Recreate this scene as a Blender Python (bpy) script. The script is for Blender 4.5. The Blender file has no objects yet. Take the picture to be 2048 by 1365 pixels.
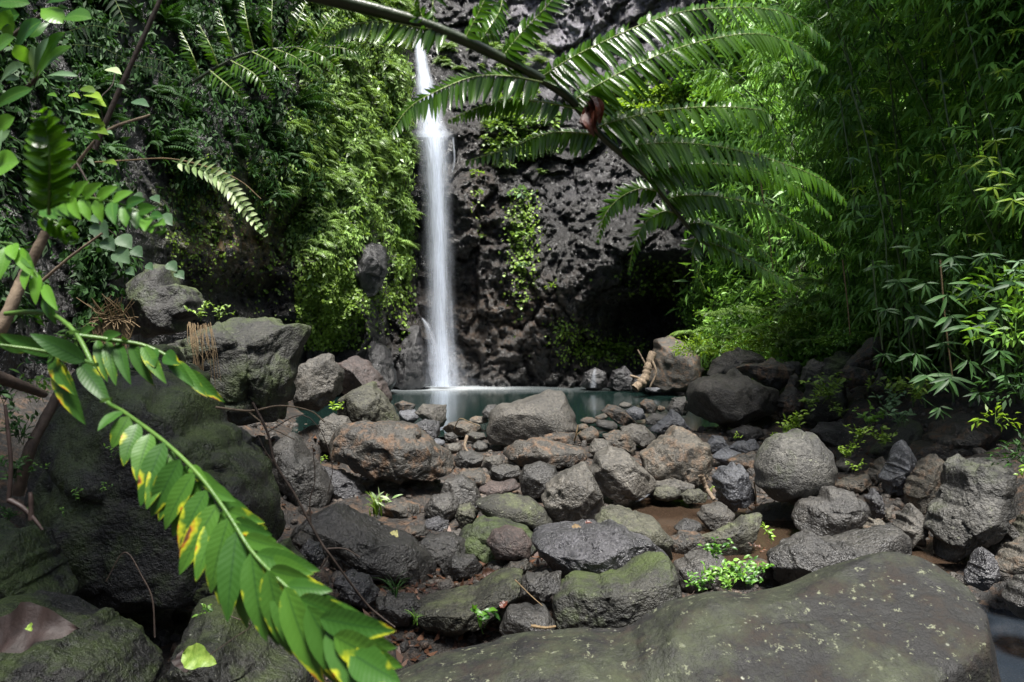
import bpy, bmesh, math, random
import numpy as np
from mathutils import Vector
random.seed(7); RNG = np.random.default_rng(11)
scene = bpy.context.scene
COL = scene.collection
H = 1.6; F = 1365.0                      # camera height, focal length in photo pixels
def P(px, py, Y):                        # world point at a given distance from the camera
    return np.array([(px-1024.0)/F*Y, Y, H-(py-682.5)/F*Y])
# ------------------------------------------------------------------ noise
def _h(ix, iy, iz, k):
    n = (ix*374761393 + iy*668265263 + iz*2147483647 + k*1274126177) & 0xffffffff
    n = ((n ^ (n >> 13))*1274126177) & 0xffffffff
    n = ((n ^ (n >> 15))*2246822519) & 0xffffffff
    return ((n ^ (n >> 16)) & 0xffff)/32767.5-1.0
def noise(p):
    p = np.asarray(p, float); i = np.floor(p).astype(np.int64); f = p-i
    u = f*f*f*(f*(f*6-15)+10); r = 0
    for dx in (0, 1):
        for dy in (0, 1):
            for dz in (0, 1):
                a, b, c = i[:, 0]+dx, i[:, 1]+dy, i[:, 2]+dz
                g = _h(a, b, c, 1)*(f[:, 0]-dx)+_h(a, b, c, 2)*(f[:, 1]-dy)+_h(a, b, c, 3)*(f[:, 2]-dz)
                w = (u[:, 0] if dx else 1-u[:, 0])*(u[:, 1] if dy else 1-u[:, 1])*(u[:, 2] if dz else 1-u[:, 2])
                r = r+w*g
    return r
def fbm(p, octv=4, gain=.5, ridge=False):
    a = 1.0; s = 0; q = np.array(p, float)
    for k in range(octv):
        n = noise(q)
        if ridge: n = .5-np.abs(n)*1.6
        s = s+a*n; a *= gain; q = q*2.03+17.3
    return s
def worley(p, seed=0):                     # fractured blocks: (height of the block's tilted face, distance to the crack)
    i = np.floor(p).astype(np.int64); f = p-i; N = len(p); d1 = np.full(N, 9.); d2 = np.full(N, 9.); h = np.zeros(N)
    for dx in (-1, 0, 1):
        for dy in (-1, 0, 1):
            for dz in (-1, 0, 1):
                a, b, c = i[:, 0]+dx, i[:, 1]+dy, i[:, 2]+dz
                q = np.stack([dx+.5+.42*_h(a, b, c, 11+seed), dy+.5+.42*_h(a, b, c, 12+seed), dz+.5+.42*_h(a, b, c, 13+seed)], -1)-f; d = np.sqrt((q*q).sum(1))
                hh = .55*_h(a, b, c, 14+seed)+.9*(q[:, 0]*_h(a, b, c, 15+seed)+q[:, 2]*_h(a, b, c, 16+seed)+q[:, 1]*_h(a, b, c, 17+seed))
                near = d < d1; d2 = np.where(near, d1, np.minimum(d2, d)); h = np.where(near, hh, h); d1 = np.where(near, d, d1)
    return h, d2-d1
# ------------------------------------------------------------------ meshes
def mesh_np(name, V, Fc, attrs=None, smooth=True):
    me = bpy.data.meshes.new(name); V = np.asarray(V, np.float32); Fc = np.asarray(Fc, np.int32)
    m, k = Fc.shape
    me.vertices.add(len(V)); me.vertices.foreach_set('co', V.ravel())
    me.loops.add(m*k); me.loops.foreach_set('vertex_index', Fc.ravel())
    me.polygons.add(m); me.polygons.foreach_set('loop_start', np.arange(0, m*k, k, dtype=np.int32))
    try: me.polygons.foreach_set('loop_total', np.full(m, k, np.int32))
    except Exception: pass
    me.update(calc_edges=True)
    me.polygons.foreach_set('use_smooth', np.full(m, smooth))
    for n, a in (attrs or {}).items():
        at = me.attributes.new(n, 'FLOAT', 'POINT'); at.data.foreach_set('value', np.asarray(a, np.float32))
    return me
def link(name, me, mat=None, parent=None, loc=None, label=None, cat=None, group=None, kind=None):
    o = bpy.data.objects.new(name, me); COL.objects.link(o)
    if mat is not None and me is not None:
        if not me.materials: me.materials.append(mat)
    if loc is not None: o.location = [float(c) for c in loc]
    if parent: o.parent = parent
    if label: o['label'] = label
    if cat: o['category'] = cat
    if group: o['group'] = group
    if kind: o['kind'] = kind
    return o
def empty(name, loc, label, cat, group=None): return link(name, None, loc=loc, label=label, cat=cat, group=group)
class Geo:                                # collects quads (a triangle repeats a corner as a thin quad) for ONE mesh
    def __init__(s): s.V = []; s.F = []; s.n = 0; s.T = []; s.A = []; s.E = []
    def add(s, V, Fc, tint=.5, along=None, across=None):
        V = np.asarray(V, float); s.V.append(V); s.F.append(np.asarray(Fc)+s.n); s.n += len(V)
        s.T.append(np.full(len(V), tint) if np.isscalar(tint) else tint)
        s.A.append(np.zeros(len(V)) if along is None else along); s.E.append(np.zeros(len(V)) if across is None else across)
    def mesh(s, name, origin=(0, 0, 0)):
        V = np.concatenate(s.V)-np.asarray(origin, float)
        return mesh_np(name, V, np.concatenate(s.F), {'tint': np.concatenate(s.T), 'along': np.concatenate(s.A), 'across': np.concatenate(s.E)})
    def obj(s, name, mat, origin=(0, 0, 0), parent=None, **kw):
        me = s.mesh(name, origin); return link(name, me, mat, parent, None if parent else origin, **kw)
def nrm(v): v = np.asarray(v, float); return v/(np.linalg.norm(v)+1e-9)
def spline(pts, n):
    pts = np.asarray(pts, float); m = len(pts)
    if m < 3: t = np.linspace(0, 1, n)[:, None]; return pts[0]*(1-t)+pts[-1]*t
    q = np.vstack([2*pts[0]-pts[1], pts, 2*pts[-1]-pts[-2]]); t = np.linspace(0, m-1-1e-6, n); i = t.astype(int); f = (t-i)[:, None]
    a, b, c, d = q[i], q[i+1], q[i+2], q[i+3]
    return .5*((2*b)+(-a+c)*f+(2*a-5*b+4*c-d)*f**2+(-a+3*b-3*c+d)*f**3)
def tube(g, path, r0, r1=None, sides=6, tint=.5, bumpy=0):
    path = np.asarray(path, float); n = len(path); r1 = r0 if r1 is None else r1
    r = np.linspace(r0, r1, n); T = np.gradient(path, axis=0); T /= np.linalg.norm(T, axis=1)[:, None]+1e-9
    up = np.array([0.13, .31, 1.0]) if abs(T[n//2][2]) < .9 else np.array([1.0, .2, 0])
    A = np.cross(T, up); A /= np.linalg.norm(A, axis=1)[:, None]+1e-9; B = np.cross(T, A)
    if bumpy: r = r*(1+bumpy*RNG.uniform(-1, 1, n))
    th = np.linspace(0, 2*math.pi, sides, endpoint=False)
    V = path[:, None]+r[:, None, None]*(np.cos(th)[None, :, None]*A[:, None]+np.sin(th)[None, :, None]*B[:, None])
    i = np.arange(n-1)[:, None]*sides; j = np.arange(sides)[None]; jn = (j+1) % sides
    Fq = np.stack([i+j, i+jn, i+sides+jn, i+sides+j], -1).reshape(-1, 4)
    g.add(V.reshape(-1, 3), Fq, tint)
def leaf(g, base, tip, width, nor=(0, -1, 0), bend=.12, fold=.18, seg=8, tint=.5, shape='lance', wave=0):
    base = np.asarray(base, float); tip = np.asarray(tip, float); d = tip-base; L = np.linalg.norm(d); d = d/(L+1e-9)
    nor = nrm(nor); side = nrm(np.cross(d, nor)); nor = np.cross(side, d)
    t = np.linspace(0, 1, seg+1)
    if shape == 'lance': w = (np.sin(math.pi*np.clip(t, 0, 1)**.75)**.8)*(1-.15*t)
    elif shape == 'heart': w = np.clip(1.25*np.sqrt(np.clip(t*2.2, 0, 1))*(1-t**1.7), 0, 2)
    elif shape == 'obovate': w = np.sin(math.pi*np.clip(t, 0, 1)**1.7)**.7
    else: w = np.clip(1-t**2.2, 0, 1)*np.clip(t*8+.45, 0, 1)
    w = w*width*.5+.0003; c = np.array([-1, -.5, 0, .5, 1.0])
    ctr = base+d*(t[:, None]*L)+nor*(bend*L*(np.sin(t*math.pi*.5)-t)[:, None]*2.0)-np.array([0, 0, 1.0])*(0.0)
    wv = wave*width*np.sin(t*19+tint*40)[:, None, None]*np.abs(c)[None, :, None]
    V = ctr[:, None]+side*(w[:, None, None]*c[None, :, None])+nor*((np.abs(c)[None]*w[:, None]*fold)[..., None]+wv)
    n = seg+1; i = np.arange(seg)[:, None]*5; j = np.arange(4)[None]
    Fq = np.stack([i+j, i+j+1, i+j+6, i+j+5], -1).reshape(-1, 4)
    g.add(V.reshape(-1, 3), Fq, tint, np.repeat(t, 5), np.tile(np.abs(c), n))
# template instancing into one array (leaf masses)
def stamp(TV, TF, pos, R, scale, tint, g):
    N = len(pos); k = len(TV)
    V = np.einsum('nij,kj->nki', R, TV)*scale[:, None, None]+pos[:, None]
    Fq = TF[None]+(np.arange(N)*k)[:, None, None]
    g.add(V.reshape(-1, 3), Fq.reshape(-1, TF.shape[1]), np.repeat(tint, k))
def frames(Y, Zhint):                     # rotation matrices whose y axis is Y
    Y = Y/(np.linalg.norm(Y, axis=1)[:, None]+1e-9); X = np.cross(Y, Zhint); X /= np.linalg.norm(X, axis=1)[:, None]+1e-9
    Z = np.cross(X, Y); return np.stack([X, Y, Z], -1)
def rdirs(n): v = RNG.normal(size=(n, 3)); return v/np.linalg.norm(v, axis=1)[:, None]
DIAM = (np.array([[0, 0, 0], [.5, .42, .09], [0, 1, -.12], [-.5, .42, .09]]), np.array([[0, 1, 2, 3]]))   # one folded leaf blade
def diam(w, droop=.12): return (DIAM[0]*np.array([w, 1, 1])*np.array([1, 1, droop/.12]), DIAM[1])
ROUND = (np.array([[0, 0, 0], [.34, .12, .06], [.46, .5, .04], [.0, 1, -.1], [-.46, .5, .04], [-.34, .12, .06]]), np.array([[0, 1, 2, 3], [0, 3, 4, 5]]))
# ------------------------------------------------------------------ materials
def newmat(name):
    m = bpy.data.materials.new(name); m.use_nodes = True; nt = m.node_tree; nt.nodes.clear()
    return m, nt, (lambda t, **k: _node(nt, t, **k)), nt.links.new
def _node(nt, t, ins=None, **k):
    n = nt.nodes.new(t)
    for a, v in k.items(): setattr(n, a, v)
    for a, v in (ins or {}).items(): n.inputs[a].default_value = v
    return n
def ramp(N, stops):
    r = N('ShaderNodeValToRGB'); e = r.color_ramp.elements
    while len(e) < len(stops): e.new(.5)
    for i, (p, c) in enumerate(stops): e[i].position = p; e[i].color = (c if len(c) == 4 else (*c, 1)) if not np.isscalar(c) else (c, c, c, 1)
    return r
def mapr(N, a, b, c=0., d=1.): return N('ShaderNodeMapRange', ins={1: a, 2: b, 3: c, 4: d})
def mixc(N, L, fac, a, b, mode='MIX'):
    m = N('ShaderNodeMix', data_type='RGBA', blend_type=mode)
    for s, v in ((0, fac), (6, a), (7, b)):
        if hasattr(v, 'is_linked') or hasattr(v, 'links'): L(v, m.inputs[s])
        else: m.inputs[s].default_value = v if np.isscalar(v) else (*v, 1)[:4]
    return m.outputs[2]
def rock_mat(name, dark, light, moss=0., lichen=.3, wet=0., warm=0., bump=1., mossc=(.045, .065, .012), pits=1., scale=1., attr=False, lichenc=0):
    m, nt, N, L = newmat(name)
    tc = N('ShaderNodeTexCoord'); oi = N('ShaderNodeObjectInfo'); ad = N('ShaderNodeVectorMath', operation='ADD')
    cm = N('ShaderNodeCombineXYZ'); mu = N('ShaderNodeMath', operation='MULTIPLY', ins={1: 37.})
    L(oi.outputs['Random'], mu.inputs[0]); L(mu.outputs[0], cm.inputs[0]); L(mu.outputs[0], cm.inputs[2])
    L(tc.outputs['Object'], ad.inputs[0]); L(cm.outputs[0], ad.inputs[1]); co = ad.outputs[0]
    def nz(s, det=6, ro=.6, dist=0.):
        n = N('ShaderNodeTexNoise', ins={'Scale': s*scale, 'Detail': det, 'Roughness': ro, 'Distortion': dist}); L(co, n.inputs['Vector']); return n.outputs['Fac']
    n1 = nz(2.6, 5, .62); n2 = nz(28, 3, .7); n3 = nz(7, 6, .68); n4 = nz(110, 2, .6)
    r1 = mapr(N, .36, .66); L(n1, r1.inputs[0]); c = mixc(N, L, r1.outputs[0], dark, light)
    r2 = mapr(N, .32, .68, .38, 1.6); L(n2, r2.inputs[0]); cb = N('ShaderNodeCombineXYZ')
    for i in range(3): L(r2.outputs[0], cb.inputs[i])
    c = mixc(N, L, 1., c, cb.outputs[0], 'MULTIPLY')
    r2b = mapr(N, .35, .68, .6, 1.45); L(n4, r2b.inputs[0]); cb2 = N('ShaderNodeCombineXYZ')
    for i in range(3): L(r2b.outputs[0], cb2.inputs[i])
    c = mixc(N, L, 1., c, cb2.outputs[0], 'MULTIPLY')
    hv = N('ShaderNodeHueSaturation', ins={'Saturation': 1.0}); hr = mapr(N, 0, 1, .72, 1.3); L(oi.outputs['Random'], hr.inputs[0]); L(hr.outputs[0], hv.inputs['Value']); L(c, hv.inputs['Color']); c = hv.outputs[0]
    if warm:
        rw = mapr(N, .5, .66, 0, warm); L(n3, rw.inputs[0]); c = mixc(N, L, rw.outputs[0], c, (.16, .085, .04))
    if lichen:
        nl = nz(19, 4, .75); rl = mapr(N, .69-.09*lichen, .73-.06*lichen, 0, .75); L(nl, rl.inputs[0]); c = mixc(N, L, rl.outputs[0], c, (.17, .18, .115))
        vl = N('ShaderNodeTexVoronoi', ins={'Scale': 13*scale}); L(co, vl.inputs['Vector']); rv = mapr(N, .07+.05*lichen, .04, 0, .8); L(vl.outputs['Distance'], rv.inputs[0])
        r5 = mapr(N, .5, .56, 0, 1); L(n3, r5.inputs[0]); mm = N('ShaderNodeMath', operation='MULTIPLY'); L(rv.outputs[0], mm.inputs[0]); L(r5.outputs[0], mm.inputs[1])
        c = mixc(N, L, mm.outputs[0], c, (.30, .31, .25))
    if attr:
        at = N('ShaderNodeAttribute', attribute_name='moss'); ms = N('ShaderNodeMath', operation='ADD'); ms.inputs[1].default_value = -.5
        L(n3, ms.inputs[0]); m2 = N('ShaderNodeMath', operation='ADD'); L(ms.outputs[0], m2.inputs[0]); L(at.outputs['Fac'], m2.inputs[1])
        rm = mapr(N, .42, .56); L(m2.outputs[0], rm.inputs[0]); nm = nz(16, 5, .7); mc = mixc(N, L, nm, (.02, .03, .006), (.10, .14, .025)); c = mixc(N, L, rm.outputs[0], c, mc)
        a2 = N('ShaderNodeAttribute', attribute_name='rust'); m3 = N('ShaderNodeMath', operation='MULTIPLY'); L(a2.outputs['Fac'], m3.inputs[0]); rr = mapr(N, .42, .62); L(n3, rr.inputs[0]); L(rr.outputs[0], m3.inputs[1])
        c = mixc(N, L, m3.outputs[0], c, (.15, .075, .022))
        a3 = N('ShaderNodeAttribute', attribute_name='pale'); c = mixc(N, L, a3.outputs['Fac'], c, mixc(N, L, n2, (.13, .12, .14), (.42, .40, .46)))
    elif moss:
        ge = N('ShaderNodeNewGeometry'); sx = N('ShaderNodeSeparateXYZ'); L(ge.outputs['Normal'], sx.inputs[0]); mz = N('ShaderNodeMath', operation='MULTIPLY_ADD', ins={1: .07}); L(sx.outputs[2], mz.inputs[0])
        nn = nz(2.1, 6, .72); L(nn, mz.inputs[2]); rm = mapr(N, .63-.22*moss, .82-.22*moss, 0, .85); L(mz.outputs[0], rm.inputs[0])
        nm = nz(45, 4, .7); mc = mixc(N, L, nm, tuple(.4*q for q in mossc), tuple(1.7*q for q in mossc)); c = mixc(N, L, rm.outputs[0], c, mc)
    b = N('ShaderNodeBsdfPrincipled'); L(c, b.inputs['Base Color'])
    rr = mapr(N, .35, .65, .85-.62*wet, .95-.4*wet); L(n3, rr.inputs[0]); L(rr.outputs[0], b.inputs['Roughness']); b.inputs['Specular IOR Level'].default_value = .35+.45*wet
    v = N('ShaderNodeTexVoronoi', ins={'Scale': 34*scale}); L(co, v.inputs['Vector']); rp = mapr(N, .12, .42, 0, 1); L(v.outputs['Distance'], rp.inputs[0])
    h = N('ShaderNodeMath', operation='MULTIPLY_ADD', ins={1: .16*pits}); L(rp.outputs[0], h.inputs[0]); L(n2, h.inputs[2])
    h2 = N('ShaderNodeMath', operation='MULTIPLY_ADD', ins={1: (2.2 if attr else .75)}); L(n3, h2.inputs[0]); L(h.outputs[0], h2.inputs[2])
    h3 = N('ShaderNodeMath', operation='MULTIPLY_ADD', ins={1: .3}); L(n4, h3.inputs[0]); L(h2.outputs[0], h3.inputs[2])
    bp = N('ShaderNodeBump', ins={'Strength': .85*min(bump, 1.1), 'Distance': .026*bump/scale}); L(h3.outputs[0], bp.inputs['Height']); L(bp.outputs[0], b.inputs['Normal'])
    o = N('ShaderNodeOutputMaterial'); L(b.outputs[0], o.inputs[0]); return m
def leaf_mat(name, lo, hi, rough=.42, trans=.35, extra=None, spec=.5, midrib=None, sheen=0.):
    m, nt, N, L = newmat(name)
    at = N('ShaderNodeAttribute', attribute_name='tint'); oi = N('ShaderNodeObjectInfo'); s = N('ShaderNodeMath', operation='MULTIPLY_ADD', ins={1: .35}); L(oi.outputs['Random'], s.inputs[0]); L(at.outputs['Fac'], s.inputs[2])
    r = mapr(N, .15, 1.2); L(s.outputs[0], r.inputs[0]); c = mixc(N, L, r.outputs[0], lo, hi)
    if midrib:
        ax = N('ShaderNodeAttribute', attribute_name='across'); rx = mapr(N, .12, 0, 0, .6); L(ax.outputs['Fac'], rx.inputs[0]); c = mixc(N, L, rx.outputs[0], c, midrib)
    if extra == 'spots':
        ax = N('ShaderNodeAttribute', attribute_name='across'); al = N('ShaderNodeAttribute', attribute_name='along'); tc = N('ShaderNodeTexCoord')
        n = N('ShaderNodeTexNoise', ins={'Scale': 26., 'Detail': 3., 'Roughness': .5}); L(tc.outputs['Object'], n.inputs['Vector'])
        e = N('ShaderNodeMath', operation='MULTIPLY_ADD', ins={1: .22}); L(ax.outputs['Fac'], e.inputs[0]); L(n.outputs['Fac'], e.inputs[2])
        e2 = N('ShaderNodeMath', operation='MULTIPLY_ADD', ins={1: .1}); L(al.outputs['Fac'], e2.inputs[0]); L(e.outputs[0], e2.inputs[2])
        r1 = mapr(N, .80, .875); L(e2.outputs[0], r1.inputs[0]); c = mixc(N, L, r1.outputs[0], c, (.34, .38, .02))
        r3 = mapr(N, .895, .93); L(e2.outputs[0], r3.inputs[0]); c = mixc(N, L, r3.outputs[0], c, (.42, .17, .02))
        r4 = mapr(N, .935, .96); L(e2.outputs[0], r4.inputs[0]); c = mixc(N, L, r4.outputs[0], c, (.10, .045, .02))
    b = N('ShaderNodeBsdfPrincipled', ins={'Roughness': rough, 'Specular IOR Level': spec})
    if midrib:                             # side veins
        al2 = N('ShaderNodeAttribute', attribute_name='along'); k1 = N('ShaderNodeMath', operation='MULTIPLY_ADD', ins={1: 75.}); k0 = N('ShaderNodeMath', operation='MULTIPLY', ins={1: -9.}); L(ax.outputs['Fac'], k0.inputs[0]); L(al2.outputs['Fac'], k1.inputs[0]); L(k0.outputs[0], k1.inputs[2]); sn = N('ShaderNodeMath', operation='SINE'); L(k1.outputs[0], sn.inputs[0])
        vb = N('ShaderNodeBump', ins={'Strength': .08, 'Distance': .001}); L(sn.outputs[0], vb.inputs['Height']); L(vb.outputs[0], b.inputs['Normal']); vr = mapr(N, .6, 1., 0, .03); L(sn.outputs[0], vr.inputs[0]); c = mixc(N, L, vr.outputs[0], c, tuple(.45*q for q in lo))
    L(c, b.inputs['Base Color'])
    t = N('ShaderNodeBsdfTranslucent'); tcm = mixc(N, L, 1., c, (1.25, 1.25, .55), 'MULTIPLY'); L(tcm, t.inputs[0])
    mx = N('ShaderNodeMixShader', ins={0: trans}); L(b.outputs[0], mx.inputs[1]); L(t.outputs[0], mx.inputs[2])
    o = N('ShaderNodeOutputMaterial'); L(mx.outputs[0], o.inputs[0]); return m
def plain(name, lo, hi, sc=20., rough=.7, bump=.3, spec=.4):
    m, nt, N, L = newmat(name); tc = N('ShaderNodeTexCoord'); n = N('ShaderNodeTexNoise', ins={'Scale': sc, 'Detail': 6., 'Roughness': .65}); L(tc.outputs['Object'], n.inputs['Vector'])
    r = mapr(N, .3, .7); L(n.outputs['Fac'], r.inputs[0]); c = mixc(N, L, r.outputs[0], lo, hi); b = N('ShaderNodeBsdfPrincipled', ins={'Roughness': rough, 'Specular IOR Level': spec}); L(c, b.inputs['Base Color'])
    bp = N('ShaderNodeBump', ins={'Strength': bump, 'Distance': .01}); L(n.outputs['Fac'], bp.inputs['Height']); L(bp.outputs[0], b.inputs['Normal'])
    o = N('ShaderNodeOutputMaterial'); L(b.outputs[0], o.inputs[0]); return m
M = {}
M['grey'] = rock_mat('dry_grey_basalt', (0.0305, 0.0278, 0.0231), (0.0788, 0.0712, 0.0594), lichen=.5, wet=0.6)
M['brown'] = rock_mat('brown_basalt', (0.0184, 0.0162, 0.0133), (0.0447, 0.0397, 0.0314), lichen=.25, wet=0.6, warm=.7)
M['tan'] = rock_mat('tan_stone', (0.0336, 0.0297, 0.0232), (0.0794, 0.0693, 0.0532), lichen=.3, wet=0.5, warm=.5)
M['dark'] = rock_mat('dark_damp_basalt', (0.0118, 0.0110, 0.0102), (0.0421, 0.0388, 0.0339), lichen=.25, wet=0.8)
M['wet'] = rock_mat('wet_black_basalt', (0.0144, 0.0144, 0.0160), (0.0560, 0.0544, 0.0600), lichen=.0, wet=1, bump=1.1)
M['olive'] = rock_mat('olive_algae_basalt', (0.0223, 0.0219, 0.0154), (0.0582, 0.0565, 0.0377), moss=.3, lichen=.7, wet=0.5, mossc=(.10, .12, .045))
M['moss'] = rock_mat('mossy_basalt', (0.0096, 0.0100, 0.0076), (0.0382, 0.0371, 0.0291), moss=.6, lichen=.6, wet=0.5)
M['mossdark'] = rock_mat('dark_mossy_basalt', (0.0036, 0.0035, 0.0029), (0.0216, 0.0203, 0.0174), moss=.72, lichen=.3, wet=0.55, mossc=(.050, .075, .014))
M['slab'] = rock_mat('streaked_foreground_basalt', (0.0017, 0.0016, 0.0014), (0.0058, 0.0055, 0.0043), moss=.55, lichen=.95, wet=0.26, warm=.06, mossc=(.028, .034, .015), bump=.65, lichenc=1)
M['lichened'] = rock_mat('lichened_basalt', (0.0191, 0.0186, 0.0170), (0.0583, 0.0557, 0.0488), moss=.22, lichen=.7, wet=0.5, mossc=(.05, .06, .025))
M['blackwet'] = rock_mat('black_wet_basalt', (0.0023, 0.0023, 0.0027), (0.0137, 0.0126, 0.0141), lichen=0, wet=.9)
M['blue'] = rock_mat('bluish_basalt', (0.0379, 0.0399, 0.0474), (0.0910, 0.0949, 0.1062), lichen=.1, wet=0.75)
M['red'] = rock_mat('reddish_basalt', (0.0231, 0.0166, 0.0149), (0.0601, 0.0428, 0.0371), lichen=.1, wet=0.55)
M['cliff'] = rock_mat('cliff_rock', (.0012, .001, .0009), (.0115, .0092, .0082), lichen=0, wet=1, bump=1.5, scale=.55, attr=True)
M['fern'] = leaf_mat('fern_green', (0.0243, 0.0585, 0.0088), (0.2970, 0.4680, 0.1155), trans=.3)
M['ferndark'] = leaf_mat('shade_toned_fern_green', (0.0060, 0.0216, 0.0048), (0.0360, 0.1020, 0.0192), trans=.25, rough=.6, spec=.3)  # darker copy of the fern green, with the bank's shade put into its colour
M['lime'] = leaf_mat('lime_leaf', (0.0990, 0.1870, 0.0165), (0.3300, 0.5060, 0.0550), trans=.4)
M['moss_leaf'] = leaf_mat('creeper_green', (0.0625, 0.1250, 0.0150), (0.2750, 0.4250, 0.0625), trans=.3, rough=.5)
M['bamboo_leaf'] = leaf_mat('bamboo_leaf', (0.0208, 0.0743, 0.0119), (0.3267, 0.6237, 0.1263), rough=.42, trans=.33, spec=.4)
M['bamboo_dimmed'] = leaf_mat('dimmed_bamboo_leaf', (.010, .035, .010), (.075, .17, .05), rough=.5, trans=.3, spec=.3)  # bamboo leaf colour cut down so the low fans look shaded, not aged
M['bamboo_lime'] = leaf_mat('young_bamboo_leaf', (.14, .25, .02), (.38, .55, .05), rough=.4, trans=.4)
M['shrub'] = leaf_mat('shrub_leaf', (0.0405, 0.1148, 0.0162), (0.2295, 0.4455, 0.0607), trans=.3)
M['culm'] = plain('bamboo_culm', (.03, .06, .02), (.11, .15, .07), 6, .4)
M['treefern'] = leaf_mat('tree_fern_pinnule', (.022, .068, .003), (.075, .185, .008), rough=.22, trans=.5, spec=.5, midrib=(.12, .25, .04))
M['rachis'] = plain('fern_rachis', (.010, .018, .006), (.03, .045, .015), 30, .35)
M['costa'] = plain('fern_costa', (.10, .16, .03), (.34, .42, .14), 60, .4)
M['spot'] = leaf_mat('spotted_leaflet', (.026, .085, .012), (.060, .150, .018), rough=.45, trans=.22, extra='spots', spec=.35, midrib=(.01, .04, .01))
M['stem'] = plain('green_stem', (.035, .09, .012), (.09, .17, .03), 25, .4)
M['broad'] = leaf_mat('broad_leaf', (0.0345, 0.1150, 0.0230), (0.1495, 0.3450, 0.0345), rough=.35, trans=.45, midrib=(.15, .3, .06))
M['heart'] = leaf_mat('dull_heart_leaf', (.06, .13, .06), (.18, .30, .15), rough=.5, trans=.25)
M['pale'] = leaf_mat('pale_leaf', (.25, .38, .14), (.55, .65, .38), rough=.45, trans=.3)
M['wood'] = plain('weathered_wood', (.07, .05, .035), (.25, .19, .13), 18, .85, .8)
M['twig'] = plain('dark_twig', (.018, .012, .010), (.06, .042, .032), 40, .7)
M['straw'] = plain('dry_straw', (.09, .06, .03), (.24, .17, .09), 40, .8)
M['redleaf'] = plain('dead_red_leaf', (.03, .006, .004), (.13, .035, .015), 30, .35, .6, .6)
M['litter'] = leaf_mat('dead_leaf', (.025, .010, .007), (.13, .06, .03), rough=.5, trans=.1)
M['brownleaf'] = plain('brown_dead_leaf', (.012, .007, .006), (.035, .021, .018), 14, .6, .6)
M['yellowleaf'] = plain('yellow_fallen_leaf', (.35, .32, .10), (.62, .58, .28), 60, .6)
M['limefall'] = plain('green_fallen_leaf', (.08, .16, .015), (.26, .36, .07), 40, .5)
# ================================================================== CLIFF (structure)
WC = np.array([-1600, -700, -300, 0, 200, 400, 560, 700, 790, 830, 900, 1000, 1150, 1260, 1330, 1450, 1600, 1800, 2048, 2400, 3000, 4200.])
WR = np.array([-700, -250, 0, 85, 200, 280, 400, 500, 560, 620, 700, 780, 900, 1100, 1500.])
WD = np.array([  # rows: depth of the rock wall at each control column
 [4.5, 5.5, 7.0, 9.5, 12., 16., 20., 24., 29., 31., 31., 31., 31., 29., 28., 24., 20., 17., 13.5, 10., 7., 4.5],
 [4.2, 5.2, 6.6, 9.0, 11.5, 15., 19., 23., 28., 30., 30., 30., 30., 28., 27., 23., 19., 16., 12.5, 9., 6.5, 4.3],
 [4.0, 5.0, 6.2, 8.5, 11., 14.5, 18., 22., 27., 29.5, 29.5, 29., 29., 27., 26., 22., 18.5, 15.5, 12., 8.6, 6.2, 4.2],
 [4.0, 5.0, 6.1, 8.3, 10.8, 14.2, 17.6, 21.5, 25., 27.6, 28., 28.5, 28.5, 26.5, 25.5, 21.8, 18.2, 15.2, 12., 8.5, 6.2, 4.2],
 [3.9, 4.9, 6.0, 8.0, 10.4, 13.6, 17., 21., 24., 26.2, 27., 27.5, 28., 26., 25., 21.5, 18., 15., 11.8, 8.4, 6.1, 4.2],
 [3.8, 4.8, 5.9, 7.8, 10.1, 13.2, 16.6, 20.5, 23.5, 24.9, 25., 25.5, 26.5, 25.5, 24.5, 21.2, 17.8, 14.8, 11.6, 8.2, 6., 4.1],
 [3.7, 4.7, 5.8, 7.6, 9.8, 12.9, 16.3, 20., 23.4, 24.6, 24.6, 24.6, 24.6, 24.2, 23.6, 21., 17.4, 14.5, 11.3, 8.0, 5.9, 4.1],
 [3.6, 4.6, 5.6, 7.3, 9.5, 12.8, 16.4, 19.8, 23.6, 24.8, 24.6, 24.2, 23.2, 22.6, 22.4, 20.8, 17.0, 14.2, 11., 7.8, 5.8, 4.],
 [3.5, 4.5, 5.5, 7.1, 9.3, 13., 17., 20.5, 23.2, 24.8, 24.6, 24., 22.8, 23.2, 25.5, 22., 16.6, 13.8, 10.6, 7.6, 5.7, 4.],
 [3.4, 4.4, 5.4, 7.0, 9.2, 13.2, 17.2, 20.6, 22.8, 24.6, 24.5, 24., 23.2, 25.5, 27., 21., 16.2, 13.4, 10.3, 7.4, 5.6, 4.],
 [3.4, 4.4, 5.3, 6.9, 9.1, 13.2, 17.2, 20.6, 22.8, 24.2, 24.4, 24., 23.6, 26.0, 26.5, 19.5, 16.0, 13.2, 10., 7.3, 5.5, 4.],
 [3.4, 4.3, 5.2, 6.8, 9.0, 13., 17., 20.6, 23.2, 23.9, 24.1, 23.8, 23.6, 24.0, 23.4, 19., 15.8, 13., 9.8, 7.2, 5.5, 4.],
 [3.3, 4.2, 5.1, 6.7, 9.0, 13., 17., 20.6, 23.2, 23.8, 23.8, 23.6, 23.4, 23., 22., 18.6, 15.5, 12.8, 9.6, 7.1, 5.4, 4.],
 [3.2, 4.1, 5.0, 6.6, 9.0, 13., 17., 20.6, 23.2, 23.6, 23.6, 23.5, 23.2, 22.6, 21., 18.4, 15.3, 12.6, 9.4, 7.0, 5.3, 4.],
 [3.2, 4.0, 4.9, 6.5, 9.0, 13., 17., 20.6, 23., 23.5, 23.5, 23.5, 23., 22.4, 20., 18., 15., 12.4, 9.2, 6.9, 5.2, 4.]])
def sstep(a, b, x): t = np.clip((np.asarray(x, float)-a)/(b-a), 0, 1); return t*t*(3-2*t)
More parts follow.
